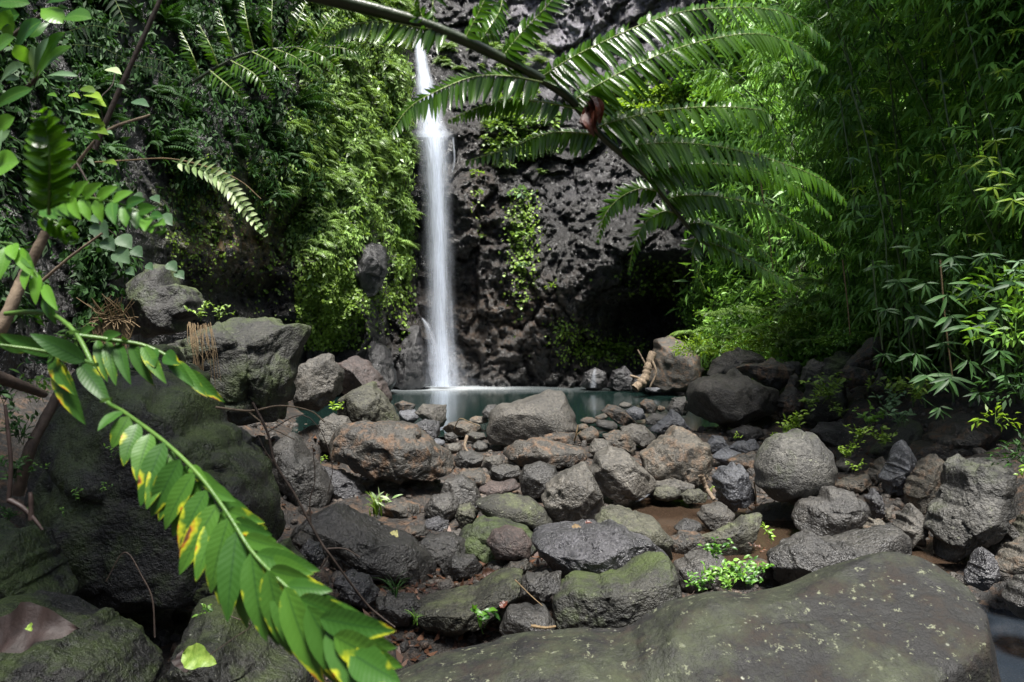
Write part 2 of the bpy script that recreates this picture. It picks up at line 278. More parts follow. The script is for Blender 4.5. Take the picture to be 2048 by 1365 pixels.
def bump2(px, py, cx, cy, rx, ry): return np.exp(-(((px-cx)/rx)**2+((py-cy)/ry)**2))
def wall_depth(px, py):
    px = np.asarray(px, float); py = np.asarray(py, float)
    ci = np.clip(np.searchsorted(WC, px)-1, 0, len(WC)-2); ri = np.clip(np.searchsorted(WR, py)-1, 0, len(WR)-2)
    fx = np.clip((px-WC[ci])/(WC[ci+1]-WC[ci]), 0, 1); fy = np.clip((py-WR[ri])/(WR[ri+1]-WR[ri]), 0, 1)
    fx = fx*.5+.5*fx*fx*(3-2*fx); fy = fy*.5+.5*fy*fy*(3-2*fy)
    D = (WD[ri, ci]*(1-fx)+WD[ri, ci+1]*fx)*(1-fy)+(WD[ri+1, ci]*(1-fx)+WD[ri+1, ci+1]*fx)*fy
    D = D-1.3*bump2(px, py, 735, 620, 60, 150)*(py > 0)-.9*bump2(px, py, 640, 560, 55, 90)      # buttress left of the fall
    D = D-1.1*bump2(px, py, 820, 690, 22, 60)+.5*bump2(px, py, 790, 640, 18, 60)
    D = D+1.3*bump2(px, py, 590, 470, 48, 60)+.8*bump2(px, py, 480, 590, 90, 30)
    p = np.stack([(px-1024)/F*D, D, H-(py-682)/F*D], -1)
    a = np.clip(D/24, .12, 1)*1.0
    w = p+fbm(p*.9, 2)[:, None]*.35
    h1, c1 = worley(w*np.array([.55, .55, .42])+3); h2, c2 = worley(w*np.array([1.5, 1.5, 1.9])+8, 30)
    h3, c3 = worley(w*np.array([4.2, 4.2, 5.]), 50); n = fbm(p*.32, 3)*.9+h1*.5-.18*np.exp(-(c1/.06)**2)+h2*.20-.08*np.exp(-(c2/.06)**2)+h3*.15+fbm(p*1.2+9, 3, .6)*.12+fbm(p*np.array([3.4, 3.4, 2.2])+2, 4, .6)*.13
    quiet = 1-.6*bump2(px, py, 868, 400, 45, 500)
    return D-n*a*quiet
def wallP(px, py):
    D = wall_depth(px, py); return np.stack([(px-1024)/F*D, D, H-(py-682.5)/F*D], -1)
def wallN(px, py, e=9.):
    a = wallP(px+e, py)-wallP(px-e, py); b = wallP(px, py-e)-wallP(px, py+e); n = np.cross(a, b); n /= np.linalg.norm(n, axis=1)[:, None]+1e-9
    n[(n[:, 1] > 0)] *= -1; return n
xs = np.concatenate([np.linspace(-1600, -160, 60), np.arange(-140, 540, 6.), np.arange(540, 1480, 3.4), np.arange(1482, 2190, 6.), np.linspace(2210, 4200, 70)]); ys = np.concatenate([np.linspace(-700, -60, 40), np.arange(-50, 800, 3.8), np.linspace(810, 1500, 50)])
gx, gy = np.meshgrid(xs, ys); fx_, fy_ = gx.ravel(), gy.ravel(); WV = wallP(fx_, fy_)
nc = len(xs); nr = len(ys); i = (np.arange(nr-1)[:, None]*nc+np.arange(nc-1)[None]).ravel()
WF = np.stack([i, i+nc, i+nc+1, i+1], -1)
def wgrid(px, py):
    i = np.clip(np.searchsorted(xs0, px)-1, 0, len(xs0)-2); j = np.clip(np.searchsorted(ys0, py)-1, 0, len(ys0)-2); a = ((px-xs0[i])/(xs0[i+1]-xs0[i]))[:, None]; b = ((py-ys0[j])/(ys0[j+1]-ys0[j]))[:, None]; G = WV.reshape(nr0, nc0, 3)
    return (G[j, i]*(1-a)+G[j, i+1]*a)*(1-b)+(G[j+1, i]*(1-a)+G[j+1, i+1]*a)*b
xs0, ys0, nc0, nr0 = xs, ys, nc, nr
wallP = wgrid
mossA = .22*sstep(640, 560, fx_)*sstep(640, 500, fy_)+.62*bump2(fx_, fy_, 700, 280, 120, 330)+.75*bump2(fx_, fy_, 655, 620, 60, 70)+.7*bump2(fx_, fy_, 803, 480, 16, 130)+.5*bump2(fx_, fy_, 1035, 460, 32, 110)+.3*bump2(fx_, fy_, 1200, 700, 100, 40) \
    + .35*bump2(fx_, fy_, 955, 350, 30, 80)+.7*sstep(1380, 1520, fx_)+.55*bump2(fx_, fy_, 1320, 215, 110, 45)+.3*bump2(fx_, fy_, 420, 420, 200, 160)
rustA = 1.2*bump2(fx_, fy_, 480, 470, 95, 90)+.35*bump2(fx_, fy_, 1010, 640, 200, 90)+.25*bump2(fx_, fy_, 960, 400, 40, 120)
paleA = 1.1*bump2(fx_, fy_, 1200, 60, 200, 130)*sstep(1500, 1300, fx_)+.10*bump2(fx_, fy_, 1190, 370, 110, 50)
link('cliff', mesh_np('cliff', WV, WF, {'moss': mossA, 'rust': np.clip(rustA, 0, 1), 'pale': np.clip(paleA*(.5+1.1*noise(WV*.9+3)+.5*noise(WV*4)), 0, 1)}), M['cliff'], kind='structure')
# hillside that closes the gorge behind the camera
a = np.radians(np.linspace(-22, 202, 120)); hz = np.linspace(-1.5, 7.5, 40); A_, Z_ = np.meshgrid(a, hz); r_ = 8.5+.45*Z_
q = np.stack([np.cos(A_)*r_, 1.5-np.sin(A_)*r_, Z_], -1).reshape(-1, 3); q = q+q/9*(fbm(q*.4, 4)*1.4)[:, None]
i = (np.arange(39)[:, None]*120+np.arange(119)[None]).ravel(); link('hillside', mesh_np('hillside', q, np.stack([i, i+1, i+121, i+120], -1)), plain('shaded_hillside', (.008, .02, .006), (.03, .06, .015), 3., .9, 1.), kind='structure')
# ================================================================== ROCK TABLE
# name, material, label, base pixel row (None: explicit depth), depth, thickness factor, facets, outline
ROCKS = []
def R(name, mat, label, pts, base=None, Y=None, th=1., fac=5, group=None, rot=0, seed=None, undercut=0):
    pts = np.array(pts, float).reshape(-1, 2)
    if Y is None:
        k = ((base if base else pts[:, 1].max())-682.5)/F; Y = 2.1/(k+.04)
    ROCKS.append(dict(name=name, mat=mat, label=label, pts=pts, Y=Y, th=th, fac=fac, group=group, seed=len(ROCKS) if seed is None else seed, uc=undercut))
    return Y
def ell(cx, cy, rx, ry, ang=0, n=9, pw=1., jit=.1):
    t = np.linspace(0, 2*math.pi, n, endpoint=False)+.3; rr = 1+np.array([jit*math.sin(3.1*k+cx*.7+cy) for k in range(n)]); c, s = math.cos(math.radians(ang)), math.sin(math.radians(ang))
    x = np.cos(t)*rx*rr; y = np.sin(t)*ry*rr; return np.stack([cx+x*c-y*s, cy+x*s+y*c], -1)
# ---- left bank
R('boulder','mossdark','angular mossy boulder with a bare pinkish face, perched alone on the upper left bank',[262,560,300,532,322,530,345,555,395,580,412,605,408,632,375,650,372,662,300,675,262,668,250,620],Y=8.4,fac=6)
R('boulder','moss','long flat-topped grey boulder with white lichen spots and mossy front on the left bank',[310,700,420,655,470,637,520,635,560,645,615,645,612,690,600,720,585,790,560,840,500,850,440,830,400,830,330,760],Y=7.2,fac=6)
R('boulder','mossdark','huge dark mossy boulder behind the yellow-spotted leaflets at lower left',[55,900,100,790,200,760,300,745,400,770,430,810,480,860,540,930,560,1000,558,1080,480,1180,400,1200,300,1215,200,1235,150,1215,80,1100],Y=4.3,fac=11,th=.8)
R('boulder','mossdark','dark boulder under the drooping leaflets, between the perched boulder and the huge mossy boulder',[205,745,260,695,330,690,420,750,420,800,400,850,250,850,200,800],Y=5.6)
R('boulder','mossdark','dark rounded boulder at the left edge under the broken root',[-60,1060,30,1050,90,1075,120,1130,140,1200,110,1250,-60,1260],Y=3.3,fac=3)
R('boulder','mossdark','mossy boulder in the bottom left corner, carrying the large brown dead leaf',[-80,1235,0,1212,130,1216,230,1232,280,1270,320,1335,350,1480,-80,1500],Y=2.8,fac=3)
R('boulder','moss','bright-mossed boulder at the bottom, beside the big yellow-green fallen leaf',[360,1300,385,1225,440,1205,500,1240,560,1290,620,1345,640,1460,340,1460],Y=3.1,fac=3)
R('boulder','mossdark','dark blocky boulder filling the shadow under the huge mossy boulder',[380,1160,470,1120,560,1080,610,1120,640,1180,650,1280,560,1310,420,1280],Y=4.1,fac=4)
R('boulder','dark','dark rounded boulder behind the twigs, left of the wet bluish rock',[548,890,575,868,615,900,650,940,667,980,655,1012,610,1025,570,1010,545,960],base=1035)
R('rock','wet','wet bluish-black rock just left of the shadow under the big brown boulder',[636,935,680,938,715,955,733,985,722,1000,700,1012,650,1014],base=1016,fac=7)
R('boulder','grey','grey faceted boulder right of the flat-topped lichen boulder',[590,760,600,730,635,712,660,705,672,722,688,745,683,785,660,805,640,822,600,820,583,800],Y=8.6,fac=8)
R('boulder','red','dark red-brown creviced boulder behind the olive pointed boulder',[672,730,710,712,735,720,760,748,785,790,780,830,740,830,700,800,680,780],Y=9.8,fac=7)
R('boulder','olive','olive pointed boulder at the left end of the pool',[672,850,678,798,700,783,745,762,770,788,790,818,802,842,780,865,710,865],Y=9.2,fac=7)
R('rock','grey','small grey rock with a reddish top, left of the big brown boulder',[638,842,665,828,695,833,705,848,695,880,665,910,640,900],Y=8.3)
R('boulder','brown','big brown rough boulder overhanging a black hollow, left of centre',[655,915,665,880,680,852,720,842,800,842,830,848,870,880,908,915,908,942,870,960,800,965,740,958,705,940,685,925],base=1010,fac=5,th=.8)
R('rock','brown','low brown rock in the hollow under the big brown boulder',ell(800,1020,42,22),base=1042)
R('rock','wet','wet dark blue rock above the right end of the big brown boulder',[826,850,850,838,880,843,880,870,858,887,838,880],Y=8.9)
R('rock','grey','square flat-topped rock with a chiselled face at the pool outlet',[830,826,845,808,893,810,892,838,885,855,850,845],base=858,fac=9)
R('rock','blue','flat bluish rock left of the square rock at the pool outlet',[798,822,830,819,840,835,826,848,800,846],base=852,fac=8)
R('rock','brown','small brown rock at the waterline right of the olive pointed boulder',[788,808,805,801,832,809,826,824,795,824],base=832)
R('rock','tan','flat tan slab stone at the pool outlet with straw lying on it',[884,858,900,845,930,840,960,849,963,863,930,872,900,870],base=880,fac=8)
R('rock','tan','small tan stone touching the left side of the humped boulder',[938,838,950,832,972,834,978,845,955,850,940,848],base=864)
R('rock','dark','small dark wedge stone under the tan slab stone',[888,868,905,864,917,874,908,884,890,880],base=890)
R('cobble','blue','glossy wet oval cobble beside the end of the big brown boulder',ell(872,886,18,10),base=897,fac=0)
R('cobble','grey','oval grey cobble between the glossy wet cobble and the flat grey stone',ell(909,896,17,11),base=909,fac=0)
R('rock','grey','flat grey stone left of the humped boulder, above an oval dark cobble',[930,870,945,863,968,866,973,878,955,886,932,882],base=892)
R('cobble','dark','oval dark cobble leaning against the foot of the humped boulder',ell(961,893,18,12),base=906,fac=0)
R('rock','dark','dark low boulder below the oval grey cobble, right of the big brown boulder',[905,920,920,902,945,900,968,912,962,935,930,938,908,935],base=942)
R('rock','grey','greyish tilted stone between the dark low boulder and the pinkish stone',[963,935,970,915,1000,909,1007,922,1000,938,975,944],base=948)
R('rock','tan','pinkish flat-faced stone left of the long brown boulder',[1008,925,1018,911,1042,912,1048,928,1040,938,1015,934],base=944,fac=7)
R('boulder','grey','large pale humped boulder with a knob on top, in the middle of the pile',[972,862,980,822,1000,808,1040,800,1080,786,1100,778,1128,784,1134,800,1150,830,1157,860,1140,878,1110,880,1080,895,1010,892,978,888],base=902,fac=2)
R('rock','dark','small dark rock behind the left shoulder of the humped boulder',[963,825,975,810,992,808,1000,822,990,838,968,838],base=866)
R('boulder','brown','long low brown boulder lying below the humped boulder',[1003,908,1030,882,1080,873,1130,884,1165,896,1176,915,1160,932,1120,938,1070,932,1040,934],base=946,fac=4,th=.9)
R('rock','brown','brown rounded rock wedged between the humped and the long low boulder',[1085,872,1110,864,1150,866,1160,880,1140,895,1100,893],Y=9.3)
R('rock','dark','flat round dark rock under the left end of the long low boulder',[972,950,985,932,1010,928,1038,933,1046,950,1015,966,980,963],base=972)
R('rock','brown','brown flat rock below the dark low boulder',[908,955,925,938,960,936,980,950,985,968,940,975,915,970],base=982)
R('boulder','dark','dark rounded boulder below the long brown boulder, left of the large speckled boulder',[1038,955,1048,932,1080,922,1110,933,1120,960,1105,990,1060,1000,1042,985],base=1010,fac=2)
R('boulder','grey','large speckled grey boulder with a sharp top edge at the centre of the pile',[1082,1000,1095,965,1120,945,1150,928,1172,925,1185,950,1203,985,1212,1020,1200,1045,1150,1055,1105,1045],base=1060,fac=4)
R('boulder','dark','wide grey-brown boulder below the brown flat rock',[880,990,890,960,925,948,950,965,965,1000,950,1025,905,1020],base=1030)
R('rock','dark','rough dark rock left of the wide grey-brown boulder',[848,1018,865,990,900,984,918,1000,920,1028,890,1042,855,1035],base=1046)
R('rock','olive','olive upright rock left of the long olive boulder',[910,1035,918,1010,940,1004,957,1025,948,1052,925,1058],base=1064)
R('boulder','olive','long smooth olive boulder lying left of the large speckled boulder',[950,1005,975,990,1020,986,1060,994,1090,1015,1105,1042,1092,1062,1050,1055,1010,1042,970,1035],base=1068,fac=1,th=.7)
R('cobble','red','purple-brown double-humped cobble above the long olive boulder',[955,978,980,962,1000,964,1030,957,1042,975,1010,992,965,994],base=1000,fac=0)
R('boulder','mossdark','dark mossy boulder behind the reddish round cobble',[900,1110,925,1060,960,1033,1010,1035,1060,1058,1078,1085,1055,1135,1000,1145,930,1145],base=1140,Y=6.1)
R('cobble','red','smooth reddish-brown round cobble left of the flat wet black boulder',[972,1085,985,1060,1015,1049,1045,1058,1064,1083,1060,1115,1030,1124,992,1118],base=1130,fac=0)
R('boulder','grey','mottled boulder standing in the puddle, right of the large speckled boulder',[1176,942,1192,905,1220,891,1250,900,1280,930,1308,955,1311,975,1290,997,1230,1002,1205,988,1183,968],base=1004,fac=3)
R('cobble','tan','smooth oval cobble leaning right of the long low brown boulder',ell(1178,871,23,17,-20),base=893,fac=0)
R('cobble','grey','grey oval cobble on top of the mottled puddle boulder',ell(1199,896,23,20,-15),base=925,fac=0)
R('rock','tan','yellow-stained rock right of the smooth oval cobble',[1203,870,1230,859,1255,865,1272,890,1270,912,1240,900,1215,888],base=918,fac=3)
R('rock','grey','grey rock behind the left side of the big tan peaked boulder',[1238,856,1265,847,1290,852,1312,876,1305,890,1285,897,1262,882],base=902)
R('boulder','tan','big tan peaked boulder at the right of the stone pile',[1278,908,1310,880,1340,858,1355,851,1385,865,1415,890,1427,920,1417,950,1390,977,1340,982,1300,965,1285,935],base=984,fac=3)
R('rock','grey','dark wet rock under the big tan peaked boulder',[1300,965,1340,955,1385,965,1392,985,1360,1000,1310,990],base=1000)
R('cobble','tan','oval tan cobble near the waterline, right of the humped boulder',ell(1203,835,15,7,-15),base=846,fac=0)
R('cobble','tan','flat tan cobble touching the right side of the humped boulder',ell(1177,842,17,8),base=853,fac=0)
R('rock','brown','brown knobbly rock right of the oval tan cobble',[1202,822,1218,808,1240,814,1262,835,1278,850,1255,856,1235,848],base=858)
R('cobble','grey','round light cobble at the pool edge behind the brown knobbly rock',ell(1250,811,13,7),base=822,fac=0)
R('rock','blue','light grey stone right of the round light cobble',[1250,822,1268,812,1285,818,1293,838,1270,842,1255,835],base=846)
R('rock','brown','brown peaked rock at the pool edge, behind a pale little stone',[1279,808,1290,797,1305,800,1316,815,1310,828,1285,827],base=830)
R('cobble','tan','pale little round stone at the pool edge beside the brown peaked rock',ell(1321,818,9,7),base=826,fac=0)
R('rock','dark','dark rock between the light grey stone and the grey triangular rock',[1290,838,1305,826,1335,828,1338,845,1315,853,1292,850],base=856)
R('rock','blue','grey triangular rock with a sharp peak, above the big tan peaked boulder',[1298,860,1325,838,1345,820,1360,830,1380,858,1385,872,1330,872],base=876,fac=5)
R('cobble','dark','dark flat cobble above the yellow-stained rock',ell(1214,851,25,11,12),base=864,fac=0)
R('cobble','tan','small tan cobble between two dark cobbles right of the humped boulder',ell(1166,855,12,8),base=866,fac=0)
R('rock','dark','dark rock at the waterline left of the large flat-topped boulder',[1333,817,1345,796,1370,793,1378,815,1370,832,1340,830],base=836)
R('boulder','grey','large pale flat-topped boulder with black undercut side right of the pool',[1373,792,1378,766,1400,755,1440,747,1475,748,1510,762,1555,780,1558,802,1545,828,1500,845,1470,852,1435,848,1400,835,1378,825],base=872,fac=6,th=1.1)
R('boulder','brown','tall rounded boulder at the far end of the pool with a root down its side',[1285,765,1300,735,1305,700,1310,678,1340,673,1370,685,1400,710,1407,740,1400,768,1380,784,1320,784],Y=20.5,fac=2)
R('rock','blue','low wet rock in the pool at the foot of the tall rounded boulder',ell(1308,780,20,6),Y=20)
R('boulder','grey','pale boulder with white lichen streaks right of the tall rounded boulder',[1412,752,1425,722,1450,705,1480,698,1520,708,1534,725,1520,755,1470,765,1430,760],Y=15,fac=3)
R('boulder','brown','heart-shaped tilted boulder resting on the large flat-topped boulder',[1474,737,1484,727,1520,727,1545,718,1565,728,1592,742,1577,765,1560,782,1530,772,1500,752],Y=12.4,fac=6,th=.7)
R('rock','grey','small grey rock behind the heart-shaped boulder',ell(1585,736,22,14,8),Y=14)
R('boulder','grey','pale boulder between the black cave and the tall angular block',[1600,765,1605,735,1625,720,1650,728,1652,760,1625,775],Y=13)
R('boulder','moss','moss-dusted boulder left of the tall angular block',[1638,745,1655,715,1690,703,1715,715,1705,750,1690,775,1650,775],Y=12.8,fac=3)
R('boulder','brown','tall angular block tilted up to the right at the foot of the bamboo',[1688,748,1690,728,1712,705,1742,675,1765,677,1773,712,1768,730,1742,745,1715,752],Y=11.2,fac=9,th=.6)
R('boulder','brown','pinkish broken block under the tall angular block, with a black hollow below',[1678,740,1700,730,1742,742,1757,750,1740,772,1700,775,1684,765],Y=10.7,fac=8)
R('boulder','dark','dark boulder in the hollow under the broken block',[1690,775,1740,770,1770,740,1785,790,1775,850,1720,845,1690,820],Y=11.6)
R('boulder','brown','dark brown boulder between the large flat-topped boulder and the creeper-covered boulder',[1552,802,1570,780,1585,768,1600,792,1608,818,1590,838,1558,835],Y=11.4)
R('rock','tan','whitish rock above the dark brown boulder',[1575,768,1580,752,1592,748,1602,760,1595,775,1582,778],Y=12)
R('boulder','moss','boulder covered with yellow-green creeper in front of the cave',[1603,800,1615,765,1650,752,1685,762,1695,800,1690,838,1645,848,1610,840],Y=11.2,fac=2)
R('cobble','grey','round isolated grey cobble under the broken block',ell(1713,823,22,21),base=862,fac=0)
R('boulder','grey','flat smooth boulder above right of the big round boulder',[1620,864,1640,843,1680,845,1720,863,1727,880,1700,893,1660,892,1635,880],base=898,fac=2)
R('boulder','lichened','big almost spherical boulder right of centre',[1507,935,1516,900,1535,876,1562,865,1592,863,1630,873,1660,900,1673,940,1668,972,1645,993,1615,1002,1590,1006,1545,998,1515,972],base=1045,fac=0,th=1.)
R('rock','dark','dark rock left behind the big round boulder',[1458,862,1485,850,1520,855,1530,872,1500,886,1465,882],base=888)
R('rock','blue','bluish upright cobble right of the big tan peaked boulder',[1410,890,1425,870,1445,874,1460,897,1442,908,1418,903],base=912,fac=2)
R('cobble','blue','light oval cobble standing at the puddle below the bluish upright cobble',ell(1454,913,30,16),base=930,fac=0)
R('rock','brown','brown knobbed rock against the left of the big round boulder',[1452,920,1480,908,1510,905,1520,930,1500,948,1465,942],base=950)
R('rock','blue','dark bluish rock behind the brown knobbed rock',[1455,895,1475,882,1512,880,1520,898,1490,910,1465,906],base=914)
R('boulder','blue','angular bluish boulder left of the big round boulder, roots hanging on its right',[1422,955,1440,932,1470,929,1490,938,1503,970,1512,1000,1490,1018,1460,1022,1438,1000],base=1034,fac=7)
R('cobble','olive','smooth mossy oval cobble at the right rim of the puddle',ell(1334,986,31,18,-3),base=1006,fac=0)
R('rock','olive','low mossy stone beside the smooth mossy oval cobble',[1360,990,1375,978,1400,979,1416,990,1410,1006,1370,1007],base=1010)
R('boulder','grey','speckled grey boulder below the angular bluish boulder',[1393,1032,1405,1010,1440,1004,1470,1028,1466,1050,1420,1062],base=1062,fac=2)
R('cobble','dark','dark round cobble at the lower edge of the puddle',ell(1376,1055,27,18),base=1075,fac=0)
R('boulder','olive','pale slanted wedge boulder pointing up right toward the big round boulder',[1400,1075,1440,1055,1480,1036,1500,1025,1525,1028,1521,1050,1507,1090,1480,1125,1455,1120,1425,1105],Y=5.9,fac=5,th=.6)
R('rock','brown','flat brown slab left of the pale slanted wedge boulder',[1338,1078,1360,1060,1400,1066,1430,1085,1392,1108,1345,1112],Y=5.95,fac=7)
R('boulder','dark','low greyish boulder hidden among the small plants left of the pitted boulder',[1345,1130,1380,1102,1430,1098,1455,1122,1440,1175,1360,1185],Y=5.3,fac=4)
R('rock','brown','brown low rock among the small plants, touching the pitted boulder',[1450,1142,1480,1123,1530,1120,1560,1137,1545,1158,1480,1160],Y=5.1)
R('boulder','dark','dark purplish boulder in front of the big round boulder',[1584,1032,1595,1000,1640,985,1662,973,1700,984,1735,1010,1742,1040,1722,1060,1690,1070,1620,1076,1590,1055],base=1082,fac=4)
R('rock','wet','wet shining rock right of the dark purplish boulder',[1728,992,1750,980,1766,1000,1767,1035,1742,1040],base=1045,fac=7)
R('rock','tan','layered flat stone right of the big round boulder',[1668,970,1690,954,1735,952,1744,966,1720,986,1682,984],base=990,fac=7)
R('rock','tan','smooth tan stone above the layered flat stone',[1728,948,1745,925,1765,924,1777,942,1768,966,1742,967],base=972,fac=2)
R('cobble','grey','low grey cobble between the big round boulder and the flat smooth boulder',ell(1690,930,22,14),base=944,fac=0)
R('boulder','blue','pointed pale grey boulder at the right, left of the tan knobbed boulder',[1762,962,1780,920,1805,892,1816,889,1835,930,1830,962,1805,990,1780,985],base=1010,fac=7)
R('boulder','tan','tan knobbed boulder between the pointed grey boulder and the large angular boulder',[1808,990,1815,955,1840,930,1870,918,1881,935,1896,945,1887,980,1860,1005,1840,1022,1815,1012],base=1030,fac=4)
R('boulder','lichened','large angular boulder with a pale flat top and black overhang at the right edge',[1858,1035,1880,980,1900,935,1912,919,1950,918,2030,935,2036,960,2022,1005,1990,1060,1950,1105,1900,1105,1866,1075],base=1125,fac=9,th=.9)
R('boulder','brown','large brown boulder under the bamboo behind the large angular boulder',[1822,910,1850,870,1900,835,1945,830,1980,848,1995,880,2002,930,1960,945,1900,940,1840,940],Y=8.4,fac=5)
R('boulder','moss','boulder overgrown with trailing stems left of the large brown boulder',[1745,905,1765,870,1800,850,1835,845,1855,870,1840,925,1780,930],Y=9.2)
R('boulder','grey','round boulder below the tan knobbed boulder',[1786,1052,1800,1024,1830,1015,1850,1040,1856,1070,1842,1095,1800,1092],base=1100,fac=1)
R('cobble','tan','small orange-tan pebble between the wet shining rock and the round boulder',ell(1775,1030,9,11),base=1048,fac=0)
R('rock','tan','whitish streaked stone behind the pitted boulder',[1726,1055,1740,1036,1765,1042,1780,1062,1760,1075,1732,1072],Y=5.7)
R('boulder','dark','long rough pitted boulder with pale specks behind the foreground slab',[1530,1115,1560,1085,1600,1064,1620,1058,1640,1072,1700,1068,1770,1055,1805,1060,1821,1085,1824,1115,1790,1150,1700,1185,1620,1190,1560,1165],Y=4.9,fac=5,th=.7)
R('boulder','grey','smooth slanting boulder at the far right edge behind the pink stone',[1985,1110,1988,1045,2005,1035,2030,1060,2045,1100,2020,1125],Y=5.6,fac=2)
R('rock','olive','olive rounded rock cut off by the right edge',[2022,1080,2030,1045,2060,1030,2110,1040,2110,1090,2050,1095],Y=5.5,fac=2)
R('rock','tan','pinkish speckled rock lying in the stream at the right edge',[1990,1140,2000,1105,2030,1082,2080,1080,2110,1110,2100,1150,2040,1155],Y=5.0,fac=2)
R('rock','wet','wet black rock in the stream right of the foreground slab',[1930,1165,1945,1118,1975,1105,1997,1130,1995,1165,1960,1180],Y=4.9,fac=6)
R('boulder','dark','dark wet oval boulder in the stream at the lower right edge',[2008,1200,2015,1165,2050,1148,2120,1150,2140,1200,2100,1240,2030,1232],Y=4.4,fac=0)
R('boulder','wet','flat wet black boulder with a shallow film of water on top, in the centre foreground',[1060,1080,1090,1052,1150,1040,1230,1040,1300,1075,1335,1110,1330,1140,1250,1160,1190,1170,1140,1168,1115,1150,1090,1125],Y=5.25,fac=3,th=1.1)
R('boulder','olive','olive lichened boulder joined behind the flat wet black boulder',[1188,1045,1200,1018,1222,1010,1265,1018,1312,1040,1340,1075,1346,1120,1310,1130,1240,1100],Y=5.5,fac=4)
R('boulder','moss','big mossy rounded block below the flat wet black boulder',[1106,1200,1128,1158,1200,1145,1280,1125,1335,1112,1352,1140,1362,1190,1350,1220,1290,1245,1220,1262,1150,1268,1108,1250],Y=4.65,fac=4)
R('boulder','dark','large dark slanting boulder right of the twigs, sloping down to the centre',[578,1075,615,1035,660,1012,710,1020,770,1050,830,1080,867,1120,867,1160,830,1176,760,1158,700,1145,640,1118,590,1105],Y=5.5,fac=4,th=.8)
R('rock','brown','small round brown rock at the left end of the large slanting boulder',ell(605,1080,20,16),Y=5.2,fac=0)
R('rock','wet','wet bluish rock between the spotted leaflets and the large slanting boulder',[598,1105,615,1080,640,1085,650,1115,640,1135,610,1132],Y=5.,fac=5)
R('rock','wet','wet black rock below the large slanting boulder',[668,1160,700,1140,740,1152,758,1185,742,1215,690,1210],Y=4.8,fac=4)
R('rock','dark','dark rock between the wet black rock and the long olive-brown boulder',[750,1205,780,1182,830,1188,845,1212,822,1250,778,1254],Y=4.6,fac=5)
R('boulder','olive','long olive-brown boulder with a steep dark front, left of the small green plant',[828,1215,860,1196,920,1182,980,1165,1030,1140,1047,1152,1034,1205,960,1245,905,1274,860,1262,838,1245],Y=4.65,fac=5)
R('rock','dark','dark faceted rock under the flat wet black boulder',[1028,1175,1050,1146,1100,1143,1124,1152,1120,1175,1102,1195,1070,1210,1035,1202],Y=4.75,fac=6)
R('rock','dark','dark rounded rock right of the small green plant',[998,1255,1014,1216,1050,1205,1092,1214,1112,1250,1095,1280,1010,1282],Y=4.35,fac=2)
R('rock','brown','striated small rock below the smooth reddish cobble',[1005,1142,1020,1124,1055,1119,1062,1138,1040,1150,1010,1150],Y=5.5,fac=5)
R('rock','wet','wet shining rock above the dark hollow at centre left',[845,1062,852,1040,875,1032,898,1042,900,1060,875,1068],Y=6.6,fac=6)
R('rock','brown','flat brown wet slab in the leaf litter at centre left',[798,1068,815,1052,850,1050,858,1066,830,1078,805,1078],Y=6.2,fac=4)
R('rock','dark','rough dark rock right of the large slanting boulder',[826,1095,855,1070,900,1063,932,1080,930,1115,880,1132,845,1120],Y=5.9,fac=5)
R('rock','dark','black wedge rock below the dark mossy boulder',[880,1135,910,1105,950,1110,965,1135,945,1162,895,1160],Y=5.6,fac=6)
R('boulder','slab','giant sloping foreground slab with yellow lichen across the bottom right',[690,1420,780,1345,900,1308,1000,1275,1110,1262,1250,1255,1310,1222,1370,1192,1470,1172,1580,1162,1690,1150,1790,1122,1870,1098,1925,1104,1955,1160,1966,1250,1980,1330,1985,1480,1900,1900,1300,2000,800,1800],Y=2.95,fac=2,th=.42)
# ---- wet rocks along the foot of the cliff
for lab, pts, y in (('wet black rock with a thread of white water at the foot of the cliff',[1160,772,1168,745,1190,735,1212,745,1217,775,1185,784],22.2),
    ('wet dark rock right of the little side trickle at the cliff foot',[1213,775,1225,742,1250,732,1266,750,1262,780,1235,786],21.9),
    ('wet bluish rock at the cliff foot left of the tall rounded boulder',[1260,780,1270,752,1290,746,1305,762,1300,786,1275,790],21.4),
    ('square black block jutting from the cliff left of the waterfall',[696,565,704,508,735,484,768,490,776,545,750,592,712,600],21.6),
    ('dark ridged boulder at the left end of the pool under the cliff',[690,770,715,690,745,672,780,700,795,760,780,784],21.0),
    ('tall black rock beside the foot of the waterfall, on its left',[785,775,795,705,815,655,838,650,855,710,862,770,820,784],22.9)):
    R('rock','blackwet',lab,pts,Y=min(y, float(wallP(np.array([np.mean(pts[::2])]), np.array([np.mean(pts[1::2])]))[0, 1])-.25),fac=8)
ICO = {}
def ico(n):
    if n not in ICO:
        bm = bmesh.new(); bmesh.ops.create_icosphere(bm, subdivisions=n, radius=1.0); V = np.array([v.co[:] for v in bm.verts]); Fc = np.array([[v.index for v in f.verts] for f in bm.faces]); bm.free(); ICO[n] = (V, Fc)
    return ICO[n]
def radial(pts, th):                      # outline radius in every direction from the outline's middle
    c = (pts.max(0)+pts.min(0))/2; q = pts-c; ed = np.roll(q, -1, 0)-q; d = np.stack([np.cos(th), np.sin(th)], -1); best = np.zeros(len(th))
    for a, e in zip(q, ed):
        den = d[:, 0]*e[1]-d[:, 1]*e[0]; den = np.where(np.abs(den) < 1e-9, 1e-9, den)
        t = (a[0]*e[1]-a[1]*e[0])/den; s = (a[0]*d[:, 1]-a[1]*d[:, 0])/den
        ok = (t > 0) & (s >= -1e-6) & (s <= 1+1e-6); best = np.where(ok, np.maximum(best, t), best)
    return c, best
